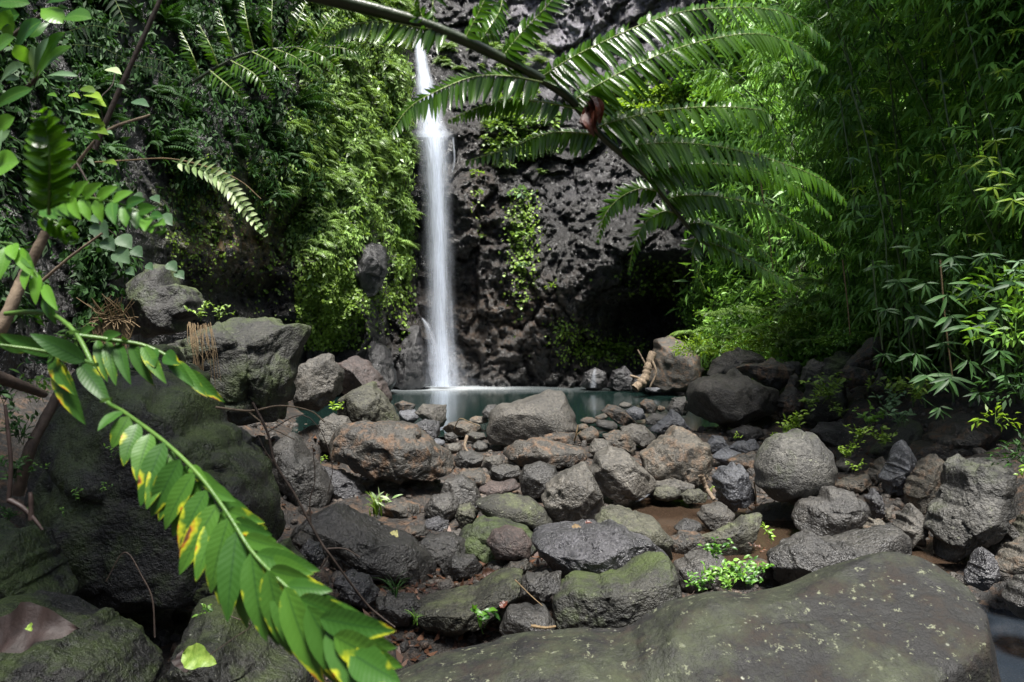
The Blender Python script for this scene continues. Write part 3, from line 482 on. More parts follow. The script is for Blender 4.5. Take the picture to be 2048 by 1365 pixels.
def build_rock(r, k):
    rng = np.random.default_rng(1000+r['seed']); pts = r['pts']; Y = r['Y']
    size = (np.ptp(pts[:, 0])+np.ptp(pts[:, 1]))/2; n = 4 if size < 42 else (5 if size < 170 else 6)
    if r['label'].startswith('giant'): n = 7
    tt = np.linspace(-math.pi, math.pi, 181); c, rr = radial(pts*[1, -1], tt); giant = r['label'].startswith('giant')
    rr = rr.copy(); sm = 3 if r['fac'] else 9
    for _ in range(sm): rr[1:-1] = (rr[:-2]+2*rr[1:-1]+rr[2:])/4; rr[0] = rr[-1] = (rr[1]+rr[-2])/2
    want = rr.copy(); o = rng.uniform(-50, 50, 3); mean = size/2*Y/F; T = mean*r['th']*1.02; hz = np.ptp(pts[:, 1])/2*Y/F; sseed = int(rng.integers(1 << 30))
    ctr = np.array([(c[0]-1024)/F*Y, Y, H+(c[1]+682.5)/F*Y])
    for it in range(3):                   # the outline is matched as the camera would project it, with the rock's real thickness
        V, Fc = ico(n if it == 2 else 4); W, p = rock_shape(V, rr, tt, r, np.random.default_rng(sseed), o, mean, T, hz, ctr, Y, giant, n)
        if it < 2:
            u = (W[:, 0]/W[:, 1]*F+1024-c[0]); v = ((W[:, 2]-H)/W[:, 1]*F-682.5-c[1]); a = np.arctan2(v, u); q = np.hypot(u, v); b = np.round((a+math.pi)/(2*math.pi)*60).astype(int) % 60; mx = np.zeros(60); np.maximum.at(mx, b, q)
            mx = np.where(mx <= 0, size/2, mx); ang = (np.arange(60))/60*2*math.pi-math.pi; cur = np.interp(tt, np.append(ang, math.pi), np.append(mx, mx[0])); rat = np.clip(want/cur, .6, 1.5)
            for _ in range(60 if giant else 4): rat[1:-1] = (rat[:-2]+2*rat[1:-1]+rat[2:])/4
            rr = rr*rat; rr[-1] = rr[0]
    zb = W[:, 2].min(); org = np.array([ctr[0], ctr[1], zb])
    me = mesh_np(r['name'], W-org, Fc); link(r['name'], me, M[r['mat']], None, org, label=r['label'], cat=r['name'], group=r['group'])
    r['org'] = org; r['half'] = np.ptp(p[:, 0])/2; r['ctr'] = ctr; r['T'] = T; r['W'] = W
def rock_shape(V, rr, tt, r, rng, o, mean, T, hz, ctr, Y, giant, n):
    th = np.arctan2(V[:, 2], V[:, 0]); Rr = np.interp(th, tt, rr)*Y/F; s = np.hypot(V[:, 0], V[:, 2]); s2 = s**(.8 if r['fac'] else .95)
    p = np.stack([Rr*s2*np.cos(th), np.sign(V[:, 1])*np.abs(V[:, 1])**(.85)*T, Rr*s2*np.sin(th)], -1)
    top = .22*T*np.clip(p[:, 2]/(hz+1e-6), -1, 1)   # lean back, so that the top shows
    p[:, 1] += top
    for j in range(r['fac']+(2 if r['fac'] > 2 else 0)):             # broken planes, most of them on the sides and the top
        if j == 0: nn = nrm([rng.uniform(-.25, .25), -.45, .9]); q = .80
        elif j == 1: nn = nrm([rng.uniform(-.6, -.2), -1, rng.uniform(-.3, .1)]); q = .74
        elif j == 2: nn = nrm([rng.uniform(.2, .7), -1, rng.uniform(-.2, .3)]); q = .76
        else: nn = nrm([rng.uniform(-1, 1), -rng.uniform(.25, 1), rng.uniform(-.8, .9)]); q = rng.uniform(.72, .86)
        d = p@nn; t = d.max()*q; over = d-t; m = over > 0; p[m] -= (over[m]*.93)[:, None]*nn
    nv = p/(np.linalg.norm(p/np.array([mean, T, hz]), axis=1)[:, None]+1e-6)/mean; f = 1/mean
    edge = np.where(np.abs(V[:, 1]) < .25, .45, 1.)
    d = (fbm(p*f*.9+o, 3)*(.085 if r['fac'] else .07)+fbm(p*f*2.6+o, 4, .55, True)*.05*(1 if r['fac'] else .3)+fbm(p*7+o, 4, .6)*.008/mean*(.6 if not r['fac'] else 1.1))*edge
    if giant:
        d = d*.5; px = p@np.array([.8, .1, -.45]); qa = np.stack([p@np.array([.86, 0, .5])*4.2, p[:, 1]*1.2, p@np.array([.5, 0, -.86])*1.1], -1); d = d+fbm(qa+3, 5, .6, True)*.017+.022*fbm(p*1.7+5, 3); d = d+.016*np.abs(((px*2.2+fbm(p*1.2+o, 2)*.9) % 1)-.5)-.006*np.exp(-((((px*.9+fbm(p*2+o, 3)*.5) % 1)-.5)/.03)**2)
    if r['fac'] >= 3 and not giant:
        h1, c1 = worley(p*f*1.15+o); h2, c2 = worley(p*f*3.1+o, 60); d = d+(h1*.075-.03*np.exp(-(c1/.06)**2)+h2*.03-.012*np.exp(-(c2/.07)**2))*edge
    p = p+nv*(d*mean)[:, None]
    return p+ctr, p
for k_, r in enumerate(ROCKS): build_rock(r, k_)
# ================================================================== GROUND (structure), raised to carry every rock
anch = np.array([[r['org'][0], r['org'][1]+.1*r['half'], r['org'][2]+.015*np.ptp(r['W'][:, 2])] for r in ROCKS if r['Y'] < 19])
asig = np.array([max(.25, r['half']*.75) for r in ROCKS if r['Y'] < 19])
def ground_z(x, y):
    z0 = np.where(y < 12, -.5+.04*y, -.02-(y-12)*.03)
    z0 = z0+np.clip(-x-1.2-.22*y, 0, 5)*.55+np.clip(x-2.5-.22*y, 0, 5)*.5
    z0 = np.where((y > 13.2) & (x > -3.6) & (x < 5.5), -.9, z0)
    num = z0*.25; den = np.full_like(z0, .25)
    for (ax, ay, az), sg in zip(anch, asig):
        d2 = ((x-ax)**2+(y-ay)**2)/(sg*sg); m = d2 < 9; w = np.exp(-d2[m]*.9); num[m] += w*az; den[m] += w
    z = num/den
    def sink(cx, cy, rx, ry, lvl, z):
        w = np.exp(-(((x-cx)/rx)**2+((y-cy)/ry)**2)**2); return z*(1-w)+np.minimum(z, lvl)*w
    z = sink(1.15, 20.5, 5.2, 7.0, -.8, z); z = sink(-.95, 12.3, .55, .9, -.22, z)
    z = sink(1.75, 7.3, .75, .8, -.36, z); z = sink(2.9, 6.5, .75, .5, -.38, z); z = sink(3.35, 4.2, .75, 1.3, -.62, z); z = sink(3.7, 7.9, .55, .35, -.16, z)
    p = np.stack([x, y, z], -1); return z+np.where(y < 14, fbm(p*2.2, 3)*.035+np.abs(noise(p*9))*.035+noise(p*23)*.008, fbm(p*.5, 3)*.2)
far = np.array([-400, -120, -50, -25, -14, -10, -8.]); xs = np.concatenate([far, np.arange(-7, 7.01, .045), -far[::-1]]); ys = np.concatenate([[-400, -120, -50, -20, -10, -5, -2, 0, 1], np.arange(1.5, 13.6, .045), np.arange(13.8, 24, .3), [26, 30, 40, 60, 120, 400]])
gx, gy = np.meshgrid(xs, ys); X_, Y_ = gx.ravel(), gy.ravel(); Z_ = ground_z(X_, Y_); Z_ = np.where((np.abs(X_) > 7.5) | (Y_ < 0) | (Y_ > 25), np.minimum(Z_, -.4), Z_)
nc = len(xs); i = (np.arange(len(ys)-1)[:, None]*nc+np.arange(nc-1)[None]).ravel()
M['ground'] = rock_mat('wet_gravel_soil', (.006, .005, .004), (.024, .019, .015), lichen=0, wet=.55, warm=.5, bump=1.1)
link('ground', mesh_np('ground', np.stack([X_, Y_, Z_], -1), np.stack([i, i+1, i+nc+1, i+nc], -1)), M['ground'], kind='structure')
# ================================================================== WATER
def water_mat(name, deep, rough, foam=None, depthcol=None, alpha=0.):
    m, nt, N, L = newmat(name); tc = N('ShaderNodeTexCoord'); mp = N('ShaderNodeMapping'); mp.inputs['Scale'].default_value = (.5, 3., 1.); L(tc.outputs['Object'], mp.inputs[0])
    n = N('ShaderNodeTexNoise', ins={'Scale': 1.6, 'Detail': 4.}); L(mp.outputs[0], n.inputs['Vector']); c = mixc(N, L, n.outputs['Fac'], tuple(.75*q for q in deep), tuple(1.3*q for q in deep))
    b = N('ShaderNodeBsdfPrincipled', ins={'Roughness': rough, 'IOR': 1.33}); 
    if foam:
        v = N('ShaderNodeVectorMath', operation='SUBTRACT'); v.inputs[1].default_value = foam; L(tc.outputs['Object'], v.inputs[0]); v2 = N('ShaderNodeVectorMath', operation='MULTIPLY'); v2.inputs[1].default_value = (.42, .9, 1); L(v.outputs[0], v2.inputs[0])
        ln = N('ShaderNodeVectorMath', operation='LENGTH'); L(v2.outputs[0], ln.inputs[0]); a = N('ShaderNodeMath', operation='MULTIPLY_ADD', ins={1: .9}); L(n.outputs['Fac'], a.inputs[0]); L(ln.outputs['Value'], a.inputs[2])
        r = ramp(N, [(.0, .92), (.28, .75), (.55, .16), (1., 0.)]); md = mapr(N, 0, 3.2); L(a.outputs[0], md.inputs[0]); L(md.outputs[0], r.inputs[0]); c = mixc(N, L, r.outputs[0], c, (.78, .84, .88))
    L(c, b.inputs['Base Color']); bp = N('ShaderNodeBump', ins={'Strength': .12, 'Distance': .02}); L(n.outputs['Fac'], bp.inputs['Height']); L(bp.outputs[0], b.inputs['Normal'])
    o = N('ShaderNodeOutputMaterial')
    if alpha:
        t = N('ShaderNodeBsdfTransparent', ins={0: (.75, .68, .6, 1)}); mx = N('ShaderNodeMixShader', ins={0: 1-alpha}); L(t.outputs[0], mx.inputs[1]); L(b.outputs[0], mx.inputs[2]); L(mx.outputs[0], o.inputs[0])
    else: L(b.outputs[0], o.inputs[0])
    return m
fall = P(884, 772, 23.3)
def sheet(name, x0, x1, y0, y1, z, mat):
    nx, ny = 60, 60; gx, gy = np.meshgrid(np.linspace(x0, x1, nx), np.linspace(y0, y1, ny)); X, Y = gx.ravel(), gy.ravel(); zz = z+noise(np.stack([X*1.5, Y*4, X*0], -1))*.004
    i = (np.arange(ny-1)[:, None]*nx+np.arange(nx-1)[None]).ravel(); link(name, mesh_np(name, np.stack([X, Y, zz], -1), np.stack([i, i+1, i+nx+1, i+nx], -1)), mat, kind='structure')
sheet('pool_water', -8, 8, 11.4, 27, 0, water_mat('pool_water', (.006, .015, .013), .10, foam=tuple(float(c) for c in (fall[0], fall[1]-.1, 0))))
sheet('puddle_water', .6, 4.8, 5.6, 8.5, -.225, water_mat('puddle_water', (.055, .036, .024), .1, alpha=.45))
sheet('stream_water', 2.2, 6, 2.2, 5.6, -.42, water_mat('stream_water', (.018, .024, .032), .12, alpha=.3))
# ================================================================== SMALL PLANT TEMPLATES
def fern_tpl(nf, L, seed, pin=13, half=False, curl=1.1, wide=.2):
    g = Geo(); rg = np.random.default_rng(seed); Lf, Fq = diam(.34, .2)
    pos, Y, Z, S, tn = [], [], [], [], []
    for k in range(nf):
        az = rg.uniform(-1.5, 1.5) if half else k/nf*6.283+rg.uniform(-.3, .3); out = np.array([math.sin(az), -math.cos(az), 0]); l = L*rg.uniform(.65, 1.1); e = rg.uniform(.55, 1.2); p = np.zeros(3); n = pin; q = []; tw = rg.uniform(-.4, .4)
        for j in range(n+1):
            t = j/n; el = e-(curl*1.5)*t-rg.uniform(0, .03); d = out*math.cos(el)+np.array([0, 0, math.sin(el)]); q.append((p.copy(), d, t)); p = p+d*l/n
        tube(g, [a[0] for a in q], .006*L, .002*L, 3, .2)
        for p0, d, t in q[1:]:
            s = nrm(np.cross(d, [0, 0, 1])); s = nrm(s+np.array([0, 0, tw*.3])); up = np.cross(s, d); w = wide*l*math.sin(math.pi*(.12+.88*t)**.7)**.9+.015*l
            for sg in (1, -1):
                pos.append(p0); Y.append(s*sg+d*.45-up*.22); Z.append(up); S.append(w); tn.append(.05+.5*rg.random()+.35*t)
    stamp(Lf, Fq, np.array(pos), frames(np.array(Y), np.array(Z)), np.array(S), np.array(tn), g); return g
def bush_tpl(n, r, leafsz, seed, tpl=ROUND, squash=.7, half=False, w=.8):
    g = Geo(); rg = np.random.default_rng(seed); v = rg.normal(size=(n, 3)); v /= np.linalg.norm(v, axis=1)[:, None]; v[:, 2] = np.abs(v[:, 2])*.9+.05*v[:, 2]
    if half: v[:, 1] = -np.abs(v[:, 1])
    rad = r*(rg.uniform(.25, 1, n)**.6)*(1+.35*noise(v*2.2+seed)); pos = v*rad[:, None]*[1, 1, squash]; Y = v+rg.normal(size=(n, 3))*.55-[0, 0, .45]; Z = v*.5+[0, 0, 1]+rg.normal(size=(n, 3))*.3
    for k in range(min(10, n//8)): tube(g, spline([[0, 0, 0], pos[k*3]*.5+[0, 0, .1*r], pos[k*3]], 5), .02*r, .006*r, 3, .2)
    stamp(tpl[0]*[w, 1, 1], tpl[1] if tpl[1].shape[1] == 4 else tpl[1], pos, frames(Y, Z), leafsz*rg.uniform(.5, 1.15, n), rg.random(n), g); return g
def meshset(name, gs, mat):
    out = []
    for g in gs: me = g.mesh(name); me.materials.append(mat); out.append(me)
    return out
def place(name, me, loc, rz, sc, label, cat, group=None, tilt=(0, 0)):
    o = link(name, me, None, None, loc, label=label, cat=cat, group=group); o.rotation_euler = (tilt[0], tilt[1], rz); o.scale = (sc, sc, sc); return o
ferns = meshset('fern', [fern_tpl(12, 1., 3+k, half=True, curl=1.25) for k in range(4)], M['fern'])
fernsD = meshset('fern', [fern_tpl(8, 1., 23+k, pin=18, half=True, curl=1.0, wide=.16) for k in range(3)], M['ferndark'])
fernsR = meshset('fern', [fern_tpl(9, 1., 43+k, pin=18) for k in range(3)], M['fern'])
leafyW = meshset('leafy_plant', [bush_tpl(90, 1., .3, 60+k, half=True) for k in range(3)], M['fern'])
def wall_sites(poly_w, n, rg):             # random sites on the wall by weight function
    out = []
    while len(out) < n:
        x = rg.uniform(poly_w[0], poly_w[2], 400); y = rg.uniform(poly_w[1], poly_w[3], 400); w = poly_w[4](x, y); ok = rg.random(400) < w
        out += list(zip(x[ok], y[ok]))
    a = np.array(out[:n]); return a[:, 0], a[:, 1]
rg = np.random.default_rng(5)
lit = lambda x, y: (1-.97*bump2(x, y, 738, 525, 34, 40)**.5)*sstep(535, 640, x+.10*(y-300)+40*noise(np.stack([x*.02, y*.02, x*0], -1)))*sstep(826, 806, x+.035*(300-y)*(y < 300))*sstep(570, 440, y-.15*(x-700)+40*noise(np.stack([x*.03, y*.0, x*0+5], -1)))
def wall_plants(box, n, mset, name, label, cat, group, sz, sink=.1):
    x, y = wall_sites(box, n, rg); p = wallP(x, y); N = wallN(x, y); D = p[:, 1]
    for k in range(n):
        rz = math.atan2(N[k, 0], -N[k, 1])+rg.uniform(-.5, .5); s = sz*rg.uniform(.6, 1.25)*D[k]/F
        place(name, mset[rg.integers(len(mset))], p[k]+N[k]*(-sink*s), rz, s, label, cat, group, (rg.uniform(-.2, .25), rg.uniform(-.25, .25)))
wall_plants((540, -10, 835, 650, lit), 190, ferns, 'fern', 'bright green fern hanging on the lit cliff just left of the waterfall', 'fern', 'ferns on the lit cliff left of the waterfall', 46)
drk = lambda x, y: sstep(400, 280, y-.25*(x-300))*sstep(40, 180, x)*sstep(640, 560, x)
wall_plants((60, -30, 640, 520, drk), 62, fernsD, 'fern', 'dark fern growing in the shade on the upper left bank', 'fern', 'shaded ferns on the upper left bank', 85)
wall_plants((880, 95, 1110, 150, lambda x, y: x*0+1), 18, ferns, 'fern', 'small green fern on the ledge right of the upper waterfall, under the big frond', 'fern', 'ferns on the ledge right of the upper fall', 34)
wall_plants((950, 200, 1110, 345, lambda x, y: sstep(0, 1, 1.4-((x-1035)/75)**2-((y-265)/75)**2)), 40, leafyW, 'leafy_plant', 'leafy green plant growing on the cliff between waterfall and grey rock wall', 'plant', 'leafy plants on the cliff right of the fall', 30)
wall_plants((1190, 165, 1420, 245, lambda x, y: x*0+1), 46, meshset('leafy_plant', [bush_tpl(80, 1., .33, 80+k, half=True) for k in range(2)], M['lime']), 'leafy_plant', 'sunlit yellow-green plant on the ledge of the grey rock wall, behind the big frond', 'plant', 'yellow-green plants on the rock ledge', 22)
wall_plants((1330, 60, 1560, 330, lambda x, y: sstep(1290, 1440, x+.2*y)), 60, meshset('shrub', [bush_tpl(120, 1., .25, 90+k, half=True) for k in range(3)], M['shrub']), 'shrub', 'small-leaved green shrub on the slope between the grey rock wall and the bamboo', 'shrub', 'shrubs on the slope left of the bamboo', 42)
for (x, y, s, mset, mt, lab) in ((1038, 392, 30, 0, 'heart', 'pale heart-leaved plant growing on the bare cliff right of the waterfall'), (1045, 470, 26, 0, 'fern', 'leafy green tuft on the cliff below the pale heart-leaved plant'), (1048, 528, 13, 0, 'heart', 'single pale-leaved sprig under the leafy tuft on the cliff'),
        (1110, 570, 20, 0, 'lime', 'yellow-green sprig on the dark cliff at the left of the cave'), (1172, 682, 20, 1, 'heart', 'pale fern on the dark ledge just above the cliff-foot rocks'), (1085, 345, 30, 1, 'fern', 'green drooping grassy fern on the cliff under the big frond'), (955, 345, 16, 0, 'lime', 'tiny lime plant on the cliff just right of the falling water'),
        (1130, 665, 18, 0, 'moss_leaf', 'mossy tuft left of the pale fern on the dark ledge'), (1230, 690, 28, 0, 'moss_leaf', 'green mossy cushion at the mouth of the cave, above the cliff-foot rocks'), (958, 470, 14, 0, 'moss_leaf', 'small moss tuft on the brown cliff beside the falling water'), (1325, 590, 14, 0, 'moss_leaf', 'small green tuft under the roof of the cave')):
    me = (fern_tpl(9, 1., int(x), half=True) if mset else bush_tpl(34, 1., .42, int(x), half=True)).mesh('plant'); me.materials.append(M[mt]); p = wallP(np.array([x]), np.array([y]))[0]; place('fern' if mset else 'leafy_plant', me, p-np.array([0, .05, .1]), 0, s*p[1]/F, lab, 'fern' if mset else 'plant')
# leaf masses nobody could count
def mass(name, box, n, tpl, mat, size, out, label, cat, dirv=(0, -.4, -.9), spread=.6, seed=0, front=0.):
    rgm = np.random.default_rng(seed); X = []; Y = []; c = 0
    while c < n:
        x = rgm.uniform(box[0], box[2], 20000); y = rgm.uniform(box[1], box[3], 20000); ok = rgm.random(20000) < box[4](x, y); X.append(x[ok]); Y.append(y[ok]); c += ok.sum()
    x = np.concatenate(X)[:n]; y = np.concatenate(Y)[:n]; p = wallP(x, y); N = wallN(x, y); D = p[:, 1]
    lump = np.clip(fbm(p*1.1+7, 3)*1.3+.35, 0, 1.4)*rgm.random(n)**.5; p = p+N*(lump*out*D/F)[:, None]-np.array([0, 1, 0])*front*rgm.random(n)[:, None]
    Yd = np.array(dirv)+rgm.normal(size=(n, 3))*spread; Z = N+rgm.normal(size=(n, 3))*.45+[0, 0, .5]
    g = Geo(); stamp(tpl[0], tpl[1], p, frames(Yd, Z), size*D/F*rgm.uniform(.5, 1.25, n), np.clip(.45+.5*noise(p*.9)+rgm.normal(size=n)*.22, 0, 1), g); o = g.obj(name, mat); o['kind'] = 'stuff'; o['label'] = label; o['category'] = cat; return o
one = lambda f: f
mass('creeper', (530, -40, 835, 700, lit), 26000, diam(.42), M['fern'], 12, 30, 'small-leaved green creeper covering the lit cliff left of the waterfall', 'creeper', seed=1)
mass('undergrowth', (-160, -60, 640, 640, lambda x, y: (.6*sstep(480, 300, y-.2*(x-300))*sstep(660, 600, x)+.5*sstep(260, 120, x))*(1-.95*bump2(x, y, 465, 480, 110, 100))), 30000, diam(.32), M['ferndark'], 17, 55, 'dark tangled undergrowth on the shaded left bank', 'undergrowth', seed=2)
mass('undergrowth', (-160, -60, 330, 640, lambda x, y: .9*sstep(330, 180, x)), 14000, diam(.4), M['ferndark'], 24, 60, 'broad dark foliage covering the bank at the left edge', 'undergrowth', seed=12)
mass('creeper', (330, 300, 620, 640, lambda x, y: .5*bump2(x, y, 450, 420, 130, 130)*(1-.8*bump2(x, y, 490, 500, 70, 60))), 3000, ROUND, M['moss_leaf'], 6, 14, 'sparse tiny creepers on the orange mossy overhang at left', 'creeper', seed=3)
mass('moss', (590, 380, 830, 700, lambda x, y: bump2(x, y, 655, 600, 55, 95)+.9*bump2(x, y, 803, 480, 13, 110)+.35*bump2(x, y, 760, 590, 50, 20)), 9000, ROUND, M['moss_leaf'], 6.5, 12, 'bright green moss and liverwort on the cliff left of the waterfall', 'moss', seed=4)
mass('moss', (940, 380, 1400, 740, lambda x, y: .5*bump2(x, y, 1045, 480, 22, 90)+.7*bump2(x, y, 1210, 700, 60, 22)+.3*bump2(x, y, 955, 340, 15, 60)+.3*bump2(x, y, 1330, 560, 60, 30)+.25*bump2(x, y, 1140, 660, 30, 20)), 2600, ROUND, M['moss_leaf'], 6, 8, 'thin moss on the dark cliff right of the waterfall', 'moss', seed=5)
mass('creeper', (1180, 120, 1480, 340, lambda x, y: .5*bump2(x, y, 1330, 215, 110, 40)+.4*sstep(1380, 1480, x)), 5000, ROUND, M['moss_leaf'], 7, 14, 'creeper on the ledge of the grey rock wall', 'creeper', seed=6)
mass('undergrowth', (1400, -60, 2500, 760, lambda x, y: sstep(1400, 1520, x+.15*y)), 42000, diam(.19), M['bamboo_leaf'], 31, 65, 'dense bamboo foliage covering the right side of the gorge', 'foliage', dirv=(-.2, -.3, -.7), spread=.7, seed=7)
mass('undergrowth', (1340, 570, 1800, 740, lambda x, y: sstep(1345, 1400, x)*sstep(560, 600, y+.1*(1500-x))*(1-.95*bump2(x, y, 1600, 712, 60, 26))), 16000, diam(.4), M['shrub'], 11, 75, 'yellow-green low undergrowth above the boulders right of the cave', 'undergrowth', dirv=(0, -.5, .3), spread=.8, seed=8, front=1.2)
# ferns of the right-hand bank
k = 0
for (x, y, dd, s) in [(1385, 640, 18, 60), (1425, 610, 18, 50), (1400, 680, 17, 45), (1470, 600, 17, 60), (1500, 640, 16, 55), (1560, 600, 15.5, 65), (1610, 570, 15, 80), (1650, 610, 14.5, 75), (1700, 560, 14, 80), (1690, 640, 13.8, 70), (1735, 600, 13, 80), (1560, 660, 15.3, 55), (1620, 660, 14.2, 50), (1760, 650, 12.5, 60), (1450, 660, 17, 45), (1640, 530, 15, 80), (1585, 545, 15.6, 70), (1790, 590, 12.6, 75)]:
    place('fern', fernsR[k % 3], P(x, y+s*.5, dd), k*2.1, s*dd/F, 'green fern in the undergrowth between the cave and the bamboo', 'fern', 'ferns at the foot of the bamboo', (rg.uniform(-.2, .3), 0)); k += 1
for k, (x, y, dd, s, mt, lab) in enumerate([(1395, 690, 17.2, 55, 'lime', 'bright feathery bush above the tall rounded boulder at the mouth of the cave'), (1440, 660, 17.6, 50, 'shrub', 'green bush just right of the bright feathery bush'), (1500, 690, 15.8, 60, 'lime', 'yellow-green bush above the pale lichen-streaked boulder'), (1560, 675, 15.2, 62, 'moss_leaf', 'wide yellow-green bush left of the black hollow under the undergrowth'),
        (1640, 690, 14, 46, 'shrub', 'green bush right of the black hollow under the undergrowth'), (1600, 640, 14.6, 60, 'moss_leaf', 'yellow-green bush above the black hollow'), (1475, 630, 16.6, 50, 'shrub', 'bush standing behind the yellow-green bushes near the cave'), (1700, 670, 12.9, 55, 'shrub', 'green bush behind the tall angular block')]):
    me = bush_tpl(420, 1., .2, 700+k, tpl=diam(.4), squash=.8).mesh('bush'); me.materials.append(M[mt]); place('bush', me, P(x, y+s*.35, dd), k*1.3, s*dd/F, lab, 'bush')
# ================================================================== BAMBOO
def bamboo_parts(seed, L=8., leafL=.27, n=200):
    rg = np.random.default_rng(seed); lean = rg.uniform(.9, 2.2); path = spline([[0, 0, 0], [-lean*.16, 0, L*.4], [-lean*.6, -.1*lean, L*.75], [-lean*1.35, -.3*lean, L*.97]], 26)
    c = Geo(); tube(c, path, .016, .005, 6, .5)
    for p in path[2:-1:1]: tube(c, [p-[0, 0, .012], p+[0, 0, .012]], .020, .020, 6)
    f = Geo(); pos, Y, S, T = [], [], [], []
    nodes = [(rg.uniform(.1, 1)**.8, rg.uniform(0, 6.283), rg.uniform(.5, 1.3), rg.random()) for _ in range(17)]
    for b in range(n):
        nt_, na_, nl_, ntn = nodes[b % 17]; t = min(1, max(.05, nt_+rg.normal()*.02)); p = path[min(25, int(t*25))]; az = na_+rg.normal()*.45; l = rg.uniform(.15, 1)*nl_*(1.15-.5*t); e = p+np.array([math.cos(az)*l, math.sin(az)*l, rg.uniform(-.25, .35)*l]); tube(f, [p, (p+e)/2+[0, 0, .08*l], e], .003, .0015, 3, .1)
        d0 = nrm(e-p); m = rg.integers(4, 8); tn = ntn*.8+.2*rg.random()
        for j in range(m):
            a = (j/(m-1)-.5)*2.3; side = nrm(np.cross(d0, [0, 0, 1])); Y.append(d0*math.cos(a)+side*math.sin(a)+np.array([0, 0, -.65+rg.uniform(-.3, .2)])); pos.append(e+rg.normal(size=3)*.015); S.append(leafL*rg.uniform(.6, 1.2)); T.append(np.clip(tn*.7+rg.uniform(0, .35), 0, 1))
    n_ = len(pos); Z = rg.normal(size=(n_, 3))*.4+[0, 0, 1]; tp = diam(.16, .16); stamp(tp[0], tp[1], np.array(pos), frames(np.array(Y), Z), np.array(S), np.array(T), f)
    a = c.mesh('culm'); a.materials.append(M['culm']); b = f.mesh('foliage'); b.materials.append(M['bamboo_leaf']); return a, b
BV = [bamboo_parts(200+k, 8+k*.5) for k in range(4)]
rg = np.random.default_rng(77); nb = 0
for k in range(84):
    px = 1500+ (k*137.5 % 1)*0 + rg.uniform(0, 820); px = 1690+(px-1500)*.85; D = float(np.interp(px, [1450, 1600, 1800, 2048, 2400], [19, 16.2, 13.2, 9.8, 7.1]))*rg.uniform(.95 if px < 1800 else .8, 1.03)
    x = (px-1024)/F*D; z = float(ground_z(np.array([x]), np.array([D]))[0]); 
    if px > 1980 and D < 7.2: D = 7.4; x = (px-1024)/F*D
    v = BV[k % 4]; e = empty('bamboo', (x, D, z-.1), 'leaning green bamboo in the dense stand on the right bank', 'bamboo', 'bamboos of the dense stand on the right'); link('culm', v[0], None, e); link('foliage', v[1], None, e); s = rg.uniform(.75, 1.25); e.scale = (s, s, s); e.rotation_euler = (rg.uniform(-.05, .05), rg.uniform(-.14, .05), rg.uniform(-.9, .9))
def spray(px, py, D, sz, n=7, down=.5, seed=0, mat='bamboo_lime', spreadx=1.):
    rg = np.random.default_rng(seed); g = Geo(); o = P(px, py, D); s = sz*D/F
    tube(g, spline([o+[.1*s, .3, .5*s], o+[0, .1, .1*s], o], 5), .004, .002, 4, .3)
    for j in range(n): a = (j/(n-1)-.5)*2.4+rg.uniform(-.2, .2); d = np.array([math.sin(a)*spreadx, rg.uniform(-.4, .3), -math.cos(a)*down+rg.uniform(-.1, .3)]); leaf(g, o+rg.normal(size=3)*.04*s, o+nrm(d)*s*rg.uniform(.7, 1.1), .17*s, (rg.uniform(-.4, .4), -1, .8), seg=4, tint=rg.random())
    return g, o
where = ['near the top of the stand', 'left of the middle of the stand', 'in the middle of the stand', 'low in the stand at the right']
for k, (x, y, d, s) in enumerate([(1785, 88, 8.5, 22), (1860, 105, 8.5, 24), (1925, 88, 8.2, 24), (1690, 182, 9.5, 22), (1758, 180, 9, 22), (1730, 262, 9.3, 24), (1768, 290, 8.8, 22), (1870, 160, 8, 22), (1885, 165, 8, 20), (1990, 282, 7, 30), (1975, 315, 7, 34), (1998, 345, 6.8, 34), (1985, 375, 6.8, 36), (1900, 275, 8, 20), (1870, 312, 8, 30), (1945, 330, 7.5, 28), (1790, 300, 8.8, 18), (2000, 140, 7, 26), (2025, 400, 6.6, 34), (1800, 400, 8.8, 20), (2030, 60, 7, 30), (1950, 470, 7.5, 24), (1740, 215, 9.2, 16), (1715, 375, 9.3, 20)]):
    g, o = spray(x, y, d, s, seed=k); g.obj('bamboo_shoot', M['bamboo_lime'], o, label='bright lime young bamboo sprig lit in front of the dark stand on the right', cat='bamboo sprig', group='lime bamboo sprigs on the right')
for k, (x, y, d, s) in enumerate([(1850, 560, 7.2, 55), (1900, 600, 7, 60), (1950, 560, 6.8, 55), (1830, 640, 7.4, 55), (1880, 680, 7, 55), (1940, 660, 6.6, 60), (1860, 745, 6.8, 60), (1900, 760, 6.6, 70), (1930, 720, 6.4, 55), (1990, 620, 6.2, 60), (1800, 560, 7.8, 50), (1780, 620, 7.8, 45), (1825, 500, 7.6, 50), (1990, 700, 6, 55), (1870, 820, 6.8, 40), (1960, 780, 6.2, 55), (1910, 520, 7, 55), (2030, 560, 6, 60), (1750, 540, 8.2, 44), (1970, 500, 6.6, 50), (1905, 640, 6.9, 70), (1840, 700, 7.1, 55), (2010, 760, 6, 50), (1760, 700, 8, 40)]):
    g, o = spray(x+9*math.sin(k*5), y+9*math.cos(k*3), d, s*(.62+.25*abs(math.sin(k*2.3))), n=6+k % 4, down=.7+.3*math.sin(k), seed=100+k, mat='bamboo_leaf'); g.obj('bamboo_shoot', M['bamboo_dimmed'], o, label='drooping fan of long bamboo leaves at the foot of the stand, above the right boulders', cat='bamboo sprig', group='drooping bamboo fans at the foot of the stand')
